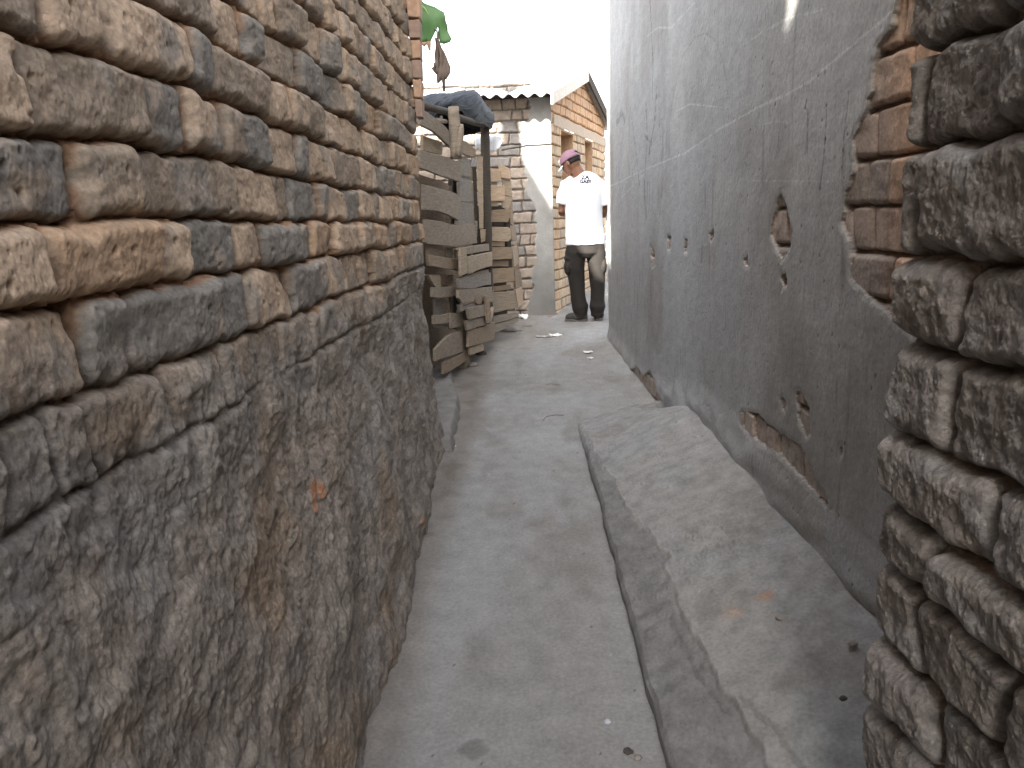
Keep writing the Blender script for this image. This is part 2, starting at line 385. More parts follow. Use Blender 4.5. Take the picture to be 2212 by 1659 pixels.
# ------------------------------------------------------------------ right plastered wall
RY0, RY1, RX0, RX1 = 1.0, 7.11, .975, .873
RS = (RX1-RX0)/(RY1-RY0)
RX = lambda Y: RX0+RS*(Y-RY0)
RN = np.array([1, -RS, 0])
def right_wall():
    root = thing('plastered_building', 'grey plastered house wall on the right with chalk lines and chipped holes showing brick', 'building', (.95, 4, .2))
    def w2(pts): 
        o = []
        for x, y in pts:
            p = on_plane(x, y, (RX0, RY0, 0), RN); o.append((p[1], p[2]))
        return o
    px = np.concatenate([np.linspace(1303, 1420, 170), np.linspace(1421, 1990, 560)])
    k = (px-1106)/F; Y = (RX0-RS*RY0)/(k-RS); Y = np.sort(Y[(Y < RY1) & (Y > RY0)]); Y = np.concatenate([[RY0], Y, [RY1]])
    Z = np.concatenate([np.linspace(-.1, 2.05, 680), np.linspace(2.055, 3.75, 330)])
    U, V = np.meshgrid(Y, Z)
    rows = np.arange(-.2, 4.2, .128); rows = rows+.008*np.sin(np.arange(len(rows))*7.)
    h, a1, a2, bid, lu, lv, de = bricks(U, V, rows, 33, .12, .24, r=.012, jh=.005, jv=.003, vj=.8, warp=.006)
    B = -.046+.022*h+(a2-.5)*.012+.003*fbm(U*14, V*14, 4, 3)
    cb = np.zeros(U.shape+(3,)); cb[:] = (.50, .32, .21)
    cb = mixc(cb, (.36, .275, .215), ss(.45, .6, a1)); cb = mixc(cb, (.22, .17, .14), ss(.85, .9, a1))
    cb = mixc(cb, (.27, .235, .21), .85*ss(1.9, 2.2, U)); cb *= (1+.25*fbm(U*20, V*20, 4, 12)+.12*fbm(U*80, V*80, 2, 13))[..., None]; cb = mixc(cb, (.16, .11, .08), ss(.5, 0, h))
    # plaster
    pl = .006*fbm(U*.9, V*.9, 3, 50)+.0014*fbm(U*7, V*7, 4, 51)+.0006*fbm(U*45, V*40, 3, 52)
    f1, f2, wi = worley(U*22, V*14, 53); pl -= .004*ss(.12, .03, f1)*(wi > .88)
    f1, f2, wi = worley(U*60, V*40, 57); pl -= .002*ss(.2, .05, f1)*(wi > .92)
    cp = np.zeros(U.shape+(3,)); cp[:] = (.295, .294, .290)
    cp = mixc(cp, (.215, .20, .185), .8*ss(-.1, .7, fbm(U*1.3, V*.9, 4, 54)))
    cp = mixc(cp, (.34, .335, .32), .6*ss(.1, .8, fbm(U*2.1+4, V*1.2, 4, 55)))
    cp *= (1+.10*fbm(U*10, V*20, 5, 56)+.10*fbm(U*60, V*60, 3, 59))[..., None]
    cp = mixc(cp, (.13, .12, .11), .6*ss(.25, .8, gn(U*26, V*3.5, 58))*ss(-.1, .6, gn(U*2, V*1.5, 61)))
    # chalk and charcoal marks on the plaster
    jx = .006*gn(U*30, V*30, 63)
    def mark(pts, wd, colr, amt, rough=1):
        nonlocal cp
        d = seg(U, V, w2(pts))+jx*wd/.006; t = ss(wd, wd*.2, d)*amt*np.clip(.65+rough*.9*fbm(U*90, V*90, 2, 64), 0, 1); cp = mixc(cp, colr, t)
    WH = (.62, .62, .62); BK = (.035, .035, .04)
    mark([(1946, 12), (1850, 92), (1748, 178), (1690, 210), (1640, 232), (1560, 275), (1480, 330), (1420, 355), (1380, 372), (1330, 398), (1305, 405)], .006, WH, .5)
    mark([(1780, 20), (1700, 40), (1640, 75), (1600, 100)], .005, WH, .4); mark([(1500, 5), (1450, 60), (1420, 60), (1395, 80)], .006, WH, .4)
    mark([(1460, 240), (1490, 225), (1520, 228), (1560, 232)], .005, WH, .5); mark([(1640, 270), (1680, 262), (1720, 266)], .004, WH, .35)
    mark([(1395, 372), (1340, 430), (1318, 470)], .007, WH, .35); mark([(1850, 600), (1760, 655)], .004, (.45, .25, .22), .4)
    mark([(1615, 390), (1800, 392)], .003, WH, .3)
    mark([(1448, 240), (1460, 180), (1475, 120), (1500, 80), (1525, 72), (1545, 90), (1560, 130), (1570, 190), (1574, 260)], .004, BK, .6, .5)
    for pts, wdt, am in [([(1418, 190), (1412, 270), (1402, 330)], .016, .6), ([(1395, 225), (1398, 300), (1392, 400), (1396, 470)], .016, .6), ([(1405, 310), (1392, 290)], .010, .5),
                    ([(1362, 235), (1372, 310), (1382, 400)], .013, .5), ([(1332, 262), (1345, 245), (1350, 262)], .03, .55), ([(1347, 270), (1337, 380), (1336, 480)], .010, .35),
                    ([(1422, 270), (1432, 380), (1424, 470)], .009, .4), ([(1836, 200), (1828, 290), (1822, 390)], .006, .65), ([(1790, 235), (1784, 340), (1776, 405)], .0055, .7),
                    ([(1748, 240), (1747, 320), (1752, 395)], .005, .55), ([(1690, 260), (1680, 330)], .004, .4), ([(1850, 250), (1838, 330), (1846, 380)], .005, .5)]:
        mark(pts, wdt*1.2, BK, min(.95, am*1.35), .5)
    crack = seg(U, V, w2([(1404, 0), (1407, 70), (1410, 130), (1409, 215)])); 
    ck = ss(.007, .001, crack+jx*.4); pl -= .01*ck; cp = mixc(cp, BK, .7*ck)
    # holes through the plaster
    holes = [[(1946, -60), (1925, 55), (1897, 95), (1886, 135), (1880, 200), (1862, 262), (1842, 300), (1845, 360), (1825, 430), (1818, 480), (1833, 520), (1836, 600), (1858, 625), (1880, 648), (1935, 700), (2100, 800), (2300, -60)],
             [(1689, 414), (1678, 440), (1668, 480), (1663, 508), (1672, 530), (1690, 562), (1705, 540), (1712, 500), (1703, 460)],
             [(1686, 594), (1698, 592), (1700, 615), (1690, 622)],
             [(1718, 850), (1728, 848), (1745, 880), (1746, 935), (1738, 945), (1722, 905)], [(1684, 860), (1692, 858), (1698, 878), (1692, 890)],
             [(1598, 895), (1606, 890), (1640, 895), (1662, 920), (1700, 945), (1730, 970), (1745, 1000), (1760, 1045), (1782, 1080), (1782, 1098), (1770, 1080), (1735, 1040), (1700, 1005), (1688, 985), (1640, 955), (1600, 915)],
             [(1366, 800), (1375, 793), (1392, 812), (1405, 800), (1418, 835), (1435, 868), (1410, 866), (1380, 838)],
             [(1800, 1230), (1812, 1250), (1900, 1330), (1895, 1360)],
             [(1404, 530), (1413, 545), (1413, 572), (1406, 578)], [(1478, 515), (1485, 518), (1484, 545), (1478, 545)], [(1440, 508), (1448, 512), (1446, 540), (1440, 538)],
             [(1532, 505), (1541, 490), (1541, 510), (1534, 525)], [(1606, 560), (1614, 552), (1617, 575), (1610, 575)], [(1809, 968), (1815, 962), (1815, 982), (1810, 985)]]
    hole = np.full(U.shape, 9.)
    hid = np.zeros(U.shape, int)
    for hi, pts in enumerate(holes):
        d = sdpoly(U, V, w2(pts)); hid = np.where(d < hole, hi, hid); hole = np.minimum(hole, d)
    hole = hole+.007*fbm(U*30, V*30, 4, 70)
    t = ss(.0015, -.0015, hole)
    rim = ss(.02, 0, hole)*(1-t)
    pl = pl-.003*rim; cp = mixc(cp, (.30, .29, .27), .5*rim)
    # skirting bulge above the ledge
    pl = pl+.018*ss(.16, .0, V-gz(U)-.30*ss(5.5, 3.5, U))*(1+.6*gn(U*6, V*10, 72))
    B = B+.014*ss(1.9, 2.3, U)+.006*ss(2.4, 3.2, U)*ss(1.1, .8, V)+.010*ss(.6, .8, V)*0
    D = pl*(1-t)+B*t; c = cp*(1-t[..., None])+cb*t[..., None]
    # rounded, worn far corner
    D = D-.05*ss(.10, 0, RY1-U)**2+.012*gn(V*3, V*0+.5, 75)*ss(.25, 0, RY1-U)
    P = np.stack([RX(U)-D, U, V], -1)
    keepm = t[:-1, :-1] < .5
    Pp, cc = pad(P, (.4, 0, 0), c); k2 = np.zeros((Pp.shape[0]-1, Pp.shape[1]-1), bool)
    k2[1:-1, 1:-1] = keepm; k2[:, 0] = k2[:, 1]; k2[:, -1] = k2[:, -2]; k2[0] = True; k2[-1] = True
    grid('plaster', Pp, M_plaster, cc, k2, root, flip=True)
    hp = np.pad(hid, 1, mode='edge')[:-1, :-1]
    for hi in range(len(holes)):
        kk = ~k2 & (hp == hi)
        if kk.sum() > 3:
            o = grid('exposed_brick', Pp, M_brick, cc, kk, root, flip=True)
            if hi == 0: o['label'] = 'large bare brick patch where the plaster has broken away'
    box('wall_core', (1.12, RY0+.1, -.2), (4.2, RY1-.06, 3.7), M_plaster_plain, root)
M_plaster_plain = mat('plain_plaster', (.24, .235, .225), rough=.9)
right_wall()

# ------------------------------------------------------------------ near dark brick wall on the right
def dark_wall():
    root = thing('rough_brick_wall', 'rough dark grey brick wall jutting out at the right edge', 'wall', (.7, 1, 0))
    Y0, Y1, X0 = .62, 1.27, .60
    Y = np.linspace(Y0, Y1, 420); Z = np.linspace(.15, 2.1, 1150)
    U, V = np.meshgrid(Y, Z)
    ys = [-110, 118, 327, 549, 735, 931, 1105, 1250, 1437, 1600, 1790, 1990]
    rows = sorted(float(on_plane(1950, y, (X0, 0, 0), (1, 0, 0))[2]) for y in ys); rows = [rows[0]-.15]+rows+[rows[-1]+.14]
    h, a1, a2, bid, lu, lv, de = bricks(U, V, rows, 57, .20, .30, r=.024, jh=.003, jv=.0015, vj=.8, warp=.016)
    wx = .3*gn(U*9, V*9, 1)
    rough = .006*fbm(U*7, V*7, 3, 201, .45)+.0028*fbm(U*34+wx, V*30, 4, 203, .6)+.0012*ridge(U*70, V*60, 3, 207)
    D = -.042+.042*h+(a2-.5)*.022+(a1-.5)*.16*lv+(a2-.5)*.12*lu+rough*(.35+.65*h)
    edge = ss(.045, 0, Y1-U+.012*gn(V*9, V*0, 5)); D = D-.05*edge**2
    c = np.zeros(U.shape+(3,)); c[:] = (.225, .205, .19)
    c = mixc(c, (.25, .225, .205), ss(.5, .9, a1)); c = mixc(c, (.27, .27, .27), .7*ss(.1, .8, fbm(U*6+bid, V*6, 4, 210)))
    c = mixc(c, (.14, .125, .11), .6*ss(.1, .8, fbm(U*9, V*9+3, 4, 212)))
    c *= (1+.3*fbm(U*40, V*40, 4, 214))[..., None]
    c = mixc(c, (.23, .16, .11), .75*ss(.5, .1, h)); c = mixc(c, (.45, .40, .34), .8*(h2(np.floor(U*500), np.floor(V*350), 5) > .997)*1.)
    P = np.stack([X0-D, U, V], -1); Pp, cc = pad(P, (.38, 0, 0), c)
    grid('brickwork', Pp, M_dark, cc, None, root, flip=True)
    # continues behind the viewer
    u = np.concatenate([np.linspace(-4, -.4, 120), np.linspace(-.39, Y0-.003, 160)]); v = np.linspace(-.3, 2.4, 360); UU, VV = np.meshgrid(u, v)
    hh, a, b, *_ = bricks(UU, VV, np.arange(-.5, 2.8, .14), 77, .13, .25, r=.03)
    cc = mixc(np.zeros(UU.shape+(3,))+np.array([.14, .125, .115]), (.19, .125, .085), ss(.5, 0, hh))
    cc = mixc(cc, (.25, .23, .21), .6*ss(-.3, .7, fbm(UU*7, VV*7, 4, 222))); PP, cc = pad(np.stack([X0+.05-.05*hh-.009*fbm(UU*8, VV*8, 4, 220), UU, VV], -1), (.38, 0, 0), cc); grid('rear_brickwork', PP, M_dark, cc, None, root, flip=True)
    box('wall_top', (X0+.06, Y0+.02, 2.102), (1.0, Y1-.05, 2.4), M_dark_plain, root)
M_dark_plain = mat('dark_brick_plain', (.13, .12, .11), bump=1, bscale=60, bdist=.01)
dark_wall()

# ------------------------------------------------------------------ ground, path, ledge
def ground():
    Y = np.array([-60, -6, 0, 13, 30, 200, 900.]); X = np.array([-900, -60, -8, 8, 60, 900.])
    U, V = np.meshgrid(X, Y); Z = np.where(V > 13, gz(13.)-.02, SL*V-.02)
    struct(grid('ground', np.stack([U, V, Z], -1), M_soil))
    # alley path: finer near the viewer
    d = np.linspace(0, 1, 520); Y = 1.2*np.exp(d*math.log(13/1.2)); X = np.linspace(-.75, 1.35, 330)
    Y = np.concatenate([np.linspace(-4, 1.19, 60), Y])
    U, V = np.meshgrid(X, Y)
    Z = SL*V+.006*fbm(U*1.2, V*.9, 4, 300)+.0012*fbm(U*14, V*14, 4, 301)
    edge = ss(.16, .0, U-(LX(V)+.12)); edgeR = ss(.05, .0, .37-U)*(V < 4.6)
    Z = Z+.018*edge*(1+.8*gn(U*9, V*7, 302))*(V < 5.6)
    mound = ss(.35, .0, np.hypot((U-(-.08))/1, (V-7.9)/2.0))*.03
    Z = Z+mound*(1+gn(U*8, V*8, 303))+.02*ss(.14, 0, RX(V)-U)*ss(4.8, 5.2, V)*(V < 7.2)
    rut = seg(U, V, [(.32, 5.0), (.15, 4.75)]); Z -= .012*ss(.05, .0, rut+.02*gn(U*20, V*20, 4))
    c = np.zeros(U.shape+(3,)); c[:] = (.245, .238, .226)
    c = mixc(c, (.275, .274, .268), .8*ss(-.2, .7, fbm(U*2.2, V*1.1, 4, 310)))
    c = mixc(c, (.185, .172, .155), .6*ss(.05, .7, fbm(U*2.8+3, V*1.7, 4, 312)))
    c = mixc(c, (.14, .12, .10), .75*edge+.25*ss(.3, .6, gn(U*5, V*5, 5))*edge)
    c = mixc(c, (.22, .19, .155), .7*ss(6.3, 7.6, V+.3*gn(U*4, V*4, 9))*ss(.55, .1, U))
    c *= (1+.12*fbm(U*11, V*11, 4, 314)+.09*fbm(U*70, V*70, 2, 316))[..., None]
    st = np.hypot(U-(-.135), (V-1.86)/1.0)+.012*gn(U*30, V*30, 3); c = mixc(c, (.10, .095, .09), .6*ss(.045, .025, st))
    f1, f2, wi = worley(U*17, V*17, 320); c = mixc(c, (.05, .045, .04), .8*ss(.075, .045, f1)*(wi > .965))
    f1, f2, wi = worley(U*24, V*24, 321); c = mixc(c, (.42, .41, .39), .7*ss(.05, .03, f1)*(wi > .97))
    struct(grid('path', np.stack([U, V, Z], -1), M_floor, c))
    # raised ledge along the plastered wall
    s = np.linspace(0, 1, 460); t = np.linspace(0, 1, 640)
    Yr = .75+(5.15-.75)*(t**1.5)
    S_, T_ = np.meshgrid(s, Yr)
    xl = .352+.010*(T_-1.8)+.012*gn(T_*2.2, T_*0, 330)+.006*gn(T_*9, T_*0, 331)
    tip = ss(4.5, 5.12, T_); xr = RX(T_)+.06
    xl = xl+(xr-xl)*.93*tip**1.6
    U = xl+(xr-xl)*S_; V = T_
    a = U-xl
    wdt = (xr-xl)
    rise = .058+.225*(np.clip(a/np.maximum(wdt, .02), 0, 1))**1.1
    rise = rise*(1-.92*ss(3.9, 4.9, V))+.012-.02*ss(4.8, 5.1, V)
    rise += .008*fbm(U*2.5, V*2, 3, 333)+.002*fbm(U*12, V*10, 4, 334)+.0006*ridge(U*30, V*30, 3, 335)
    # broken strip along the kerb: the screed has worn away down to the bricks
    step = np.interp(V, [0, 1.7, 1.95, 2.25, 2.6, 2.62, 3.0, 3.35, 3.8, 4.3], [.22, .20, .175, .15, .15, .175, .12, .075, .045, .02])+.016*gn(V*5, V*0+3, 336)+.010*gn(U*16, V*16, 337)
    low = ss(.006, -.006, a-step)
    rise -= .014*low*(1+.5*gn(U*14, V*14, 338)); rise += .003*fbm(U*24, V*18, 4, 339)*low
    jn = ss(.010, .003, np.abs(a-.10+.01*gn(V*6, V*0, 3)))*(V < 2.3)*low; rise -= .0*jn
    gr = ss(.010, .002, seg(U, V, [(.47, 2.3), (.485, 2.0), (.52, 1.83)])+.006*gn(U*30, V*30, 7)); rise -= .004*gr
    gr2 = ss(.010, .002, seg(U, V, [(.56, 1.84), (.60, 1.7), (.62, 1.5)])+.006*gn(U*30, V*30, 8)); rise -= .003*gr2
    rub = ss(.25, .05, np.hypot(U-.68, (V-2.65)*.8)); f1, f2, wi = worley(U*45, V*38, 340); rise += .010*rub*ss(.45, .2, f1)*(wi > .4)
    f1, f2, wi = worley(U*24, V*20, 341); rise += .006*ss(.3, .12, f1)*(wi > .94)
    f1, f2, wi = worley(U*70, V*62, 342); rise += .0035*ss(.45, .1, f1)*(wi > .7)*ss(-.2, .5, gn(U*4, V*3, 343)+.6*low)
    rise *= ss(-.002, .012, a)*.25+.75; rise = rise*(1-ss(4.25, 4.75, V)*(1-ss(-.02, .22, a)))
    Z = SL*V+rise
    c = np.zeros(U.shape+(3,)); c[:] = (.25, .242, .23)
    c = mixc(c, (.235, .24, .235), .8*ss(-.1, .7, fbm(U*3, V*2.2, 4, 350))); c = mixc(c, (.19, .178, .162), .65*ss(.0, .7, fbm(U*4+5, V*3, 4, 351)))
    c = mixc(c, (.155, .15, .145), .75*low); c = mixc(c, (.09, .085, .08), .35*np.maximum(gr, gr2))
    c = mixc(c, (.36, .20, .13), .65*ss(.035, .01, np.hypot(U-.74, (V-2.22))+.01*gn(U*40, V*40, 2))); c = mixc(c, (.33, .21, .14), .5*ss(.04, .01, np.hypot(U-.635, (V-2.20))+.012*gn(U*40, V*40, 5)))
    c = mixc(c, (.33, .32, .30), .5*ss(.012, .0, np.abs(a-step))*(V > 2.3))
    c *= (1+.20*fbm(U*15, V*15, 5, 352)+.10*fbm(U*80, V*80, 2, 353))[..., None]
    P = np.stack([U, V, Z], -1)
    # kerb face down to the path
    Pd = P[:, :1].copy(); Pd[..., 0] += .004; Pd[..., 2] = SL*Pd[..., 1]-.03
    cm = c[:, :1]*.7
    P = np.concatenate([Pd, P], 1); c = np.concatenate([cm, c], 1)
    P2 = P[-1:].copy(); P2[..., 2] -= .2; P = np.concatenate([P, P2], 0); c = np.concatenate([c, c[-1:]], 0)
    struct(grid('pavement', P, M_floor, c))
    # low kerb strip past the end of the brick wall
    u = np.linspace(0, 1, 30); v = np.linspace(4.15, 5.75, 150); A, B = np.meshgrid(u, v)
    xk = -.60+(.27-.10*ss(4.9, 5.7, B)+.012*gn(B*6, B*0, 3))*A
    zk = SL*B+.085*ss(1.02, .9, A)+.01*fbm(xk*8, B*6, 3, 360)
    ck = np.zeros(A.shape+(3,)); ck[:] = (.17, .16, .148); ck *= (1+.2*fbm(xk*9, B*9, 4, 361))[..., None]
    PP, ck = pad(np.stack([xk, B, zk], -1), (0, 0, -.15), ck, 'lrtb'); struct(grid('kerb', PP, M_floor, ck))
ground()

# ------------------------------------------------------------------ brick house at the end
HC = np.array([.487, 8.42]); GD = np.array([.305, .952]); GL = 2.9        # corner, gable direction, gable length
EAVE, APEX = 2.70, 3.10
def house():
    root = thing('brick_house', 'small brick house with corrugated roof and gable at the alley end', 'house', (HC[0], HC[1], .48))
    fd = np.array([-1, -.03]); fd /= np.linalg.norm(fd)
    # alley-facing front: u runs left from the corner
    u = np.linspace(0, 3.4, 560); v = np.linspace(.3, EAVE+.12, 420); U, V = np.meshgrid(u, v)
    rows = np.arange(.2, 3.2, .113); h, a, b, bid, lu, lv, de = bricks(U, V, rows, 81, .12, .21, r=.012, jh=.007, jv=.005, vj=.9, warp=.008)
    D = -.020+.020*h+(b-.5)*.012+.003*fbm(U*20, V*20, 3, 400)
    c = np.zeros(U.shape+(3,)); c[:] = (.26, .215, .175); c = mixc(c, (.185, .172, .158), ss(.5, .6, a)); c = mixc(c, (.12, .11, .11), ss(.93, .95, a))
    c *= (1+.2*fbm(U*12, V*12, 4, 401))[..., None]; c = mixc(c, (.13, .108, .09), .9*ss(.45, .05, h))
    edge = np.interp(V, [.3, .9, 1.2, 1.6, 1.8, 2.1, 2.4, 2.46, 2.8], [.34, .22, .19, .18, .26, .30, .31, .24, .20])+.035*gn(V*6, V*0, 3)+.02*gn(U*20, V*20, 4)
    pm = ss(.012, -.012, U-edge); D = D*(1-pm)+(.006+.002*fbm(U*5, V*5, 3, 5))*pm
    pcol = np.zeros(c.shape); pcol[:] = (.235, .23, .215); pcol *= (1+.18*fbm(U*6, V*5, 5, 402))[..., None]; pcol = mixc(pcol, (.13, .12, .11), ss(1.0, .5, V)*.6)
    slot = ss(.008, .003, seg(U, V, [(.0, 2.22), (.25, 2.215), (.5, 2.18)])); D -= .02*slot; pcol = mixc(pcol, (.06, .03, .02), .9*slot)
    c = c*(1-pm[..., None])+pcol*pm[..., None]
    P = np.stack([HC[0]+fd[0]*U, HC[1]+fd[1]*U-D, V], -1); kp = pm[:-1, :-1] < .5
    Pp, cc = pad(P, (0, .22, 0), c); k2 = np.zeros((Pp.shape[0]-1, Pp.shape[1]-1), bool); k2[1:-1, 1:-1] = kp; k2[:, -1] = True
    grid('front_wall', Pp, M_housebrick, cc, k2, root, flip=True); grid('cement_patch', Pp, M_plaster, cc, ~k2, root, flip=True)
    # gable wall
    u = np.linspace(0, GL, 520); v = np.linspace(.3, APEX, 520); U, V = np.meshgrid(u, v)
    rows = np.arange(.2, 3.6, .107); h, a, b, bid, lu, lv, de = bricks(U, V, rows, 91, .11, .20, r=.010, jh=.006, jv=.005, vj=.9, warp=.007)
    D = -.022+.022*h+(b-.5)*.008
    c = np.zeros(U.shape+(3,)); c[:] = (.46, .345, .23); c = mixc(c, (.42, .29, .18), ss(.5, .6, a)); c = mixc(c, (.36, .29, .215), ss(.8, .85, a))
    c = mixc(c, (.50, .28, .15), .5*ss(2.3, 2.6, V)); c *= (1+.15*fbm(U*12, V*12, 4, 411))[..., None]; c = mixc(c, (.20, .11, .055), .9*ss(.5, .1, h))
    lin = (V > 2.42) & (V < 2.53) & (U > .08); D = np.where(lin, .012, D); c[lin] = np.array([.42, .34, .26])
    cx, cy = (U[:-1, :-1]+U[1:, 1:])/2, (V[:-1, :-1]+V[1:, 1:])/2
    wins = [(.42, .98, 1.52, 2.42), (1.62, 2.02, 1.55, 2.42)]
    keep = cy < EAVE+(APEX-EAVE)*(1-np.abs(cx-GL/2)/(GL/2))+.02
    for x0, x1, z0, z1 in wins: keep &= ~((cx > x0) & (cx < x1) & (cy > z0) & (cy < z1))
    n = np.array([GD[1], -GD[0]])                       # outward, to the right
    P = np.stack([HC[0]+GD[0]*U+n[0]*D, HC[1]+GD[1]*U+n[1]*D, V], -1)
    grid('gable_wall', P, M_housebrick, c, keep, root)
    gp = lambda u_, z_, o=0: (HC[0]+GD[0]*u_+n[0]*o, HC[1]+GD[1]*u_+n[1]*o, z_)
    M_in = mat('brown_reveal', (.20, .11, .065), bump=.2)  # one even brown for the panels set back in the windows
    for x0, x1, z0, z1 in wins:
        fr = prism('window', [gp(x0, z0, -.16), gp(x1, z0, -.16), gp(x1, z1, -.16), gp(x0, z1, -.16)], (-n[0]*.03, -n[1]*.03, 0), M_in, root)
        for q, nm in (((x0-.02, x0, z0, z1), 'jamb'), ((x1, x1+.02, z0, z1), 'jamb'), ((x0-.02, x1+.02, z0-.03, z0), 'sill'), ((x0, x1, z1-.02, z1+.0), 'head')):
            o = prism(nm, [gp(q[0], q[2], -.004), gp(q[1], q[2], -.004), gp(q[1], q[3], -.004), gp(q[0], q[3], -.004)], (-n[0]*.155, -n[1]*.155, 0), M_housebrick_plain if nm != 'sill' else M_cement)
            reparent(o, fr)
    # unseen wall added inside to stop light
    box('light_stop', (-2.6, 8.75, .2), (.42, 8.9, EAVE-.05), M_cement, root)
    # corrugated roof: two pitches, sheets run from ridge to eave
    ov, og = .25, .07
    def pitch(name, side):
        nu, nv = 640, 14
        uu = np.linspace(-3.6, og, nu)                   # along the ridge, + = past the gable
        vv = np.linspace(0, 1, nv); A, B = np.meshgrid(uu, vv)
        half = GL/2
        g = (half)*(1-B) if side < 0 else half+(half)*B
        g = np.where(B > 0, half+side*(half+ov)*B, half)
        zz = APEX+.05-(APEX-EAVE)/half*(np.abs(g-half))
        X = HC[0]+GD[0]*g+n[0]*A; Y_ = HC[1]+GD[1]*g+n[1]*A*(-.0 if 0 else 1)
        # the ridge line runs parallel to the front wall
        X = HC[0]+GD[0]*g+A*1.0; Y_ = HC[1]+GD[1]*g+A*.03
        zz = zz+.018*np.sin(A*2*math.pi/.125)+.004*gn(A*3, B*5, 3)
        sh = .012*(np.floor(B*3)/3); zz = zz-sh
        P = np.stack([X, Y_, zz], -1); cc = np.zeros(P.shape)+.5
        grid(name, P, M_sheet, None, None, root); P2 = P.copy(); P2[..., 2] -= .006
        return P
    pitch('roof_front', -1); pitch('roof_back', 1)
    # barge boards and fascia, proud of the gable
    o1 = og+.0
    def g3(g, z, A=og): return np.array([HC[0]+GD[0]*g+A, HC[1]+GD[1]*g+A*.03, z])
    for s in (-1, 1):
        a0 = g3(GL/2, APEX+.06); a1 = g3(GL/2+s*(GL/2+ov+.02), EAVE+.06-(APEX-EAVE)/(GL/2)*ov)
        dz = np.array([0, 0, -.115])
        prism('barge_board', [a0, a1, a1+dz, a0+dz], (.022, 0, 0), M_fascia if s < 0 else W['dark'], root)  # right board coloured dark for the shaded underside of the rake
    prism('eave_shade_strip', [g3(-.03, EAVE-.02, -3.4), g3(-.03, EAVE-.02, .02), g3(-.03, EAVE+.02, .02), g3(-.03, EAVE+.02, -3.4)], (0, .05, 0), W['dark'], root)  # dark strip standing in for the shade under the eave
    return root
M_housebrick_plain = mat('plain_house_brick', (.44, .29, .17), bump=.3)
house()
exec_more = True

# ------------------------------------------------------------------ board fences and lean-to
PA = ((-.46, 5.6, 0), (-.98, .2, 0))                    # fence line: point and normal, slanting across the view
def off(pn, d):                                        # shift a plane towards the viewer's side
    n = np.array(pn[1], float); n /= np.linalg.norm(n); s = -1 if n @ (np.array(pn[0])-CAM) > 0 else 1
    return (tuple(np.array(pn[0])+n*s*d), pn[1])
PB = off(PA, .07)
PC = ((-.16, 7.0, 0), (-.55, 1, 0)); PD = ((.03, 7.3, 0), (-1, .12, 0))
def board(name, R, pts, pl, mt, parent, d=0., th=.022, label=None):
    pl = off(pl, d); n = np.array(pl[1], float); n /= np.linalg.norm(n)
    if n @ (np.array(pl[0])-CAM) < 0: n = -n
    out = []
    k = len(pts)
    for i in range(k):                                  # rough-sawn edges
        a, b = np.array(pts[i], float), np.array(pts[(i+1) % k], float); L = np.linalg.norm(b-a); m_ = max(1, int(L/110))
        for j in range(m_):
            q = a+(b-a)*j/m_
            if j: q = q+np.array([random.uniform(-3, 3), random.uniform(-6, 6)])
            out.append(on_plane(*R(*q), *pl))
    o = prism(name, out, tuple(n*th), mt, parent, bevel=.0025)
    if label: o['label'] = label
    return o
fence = thing('board_fence', 'weathered grey board fence of broken planks beyond the left brick wall', 'fence', (-.45, 5.8, .3))
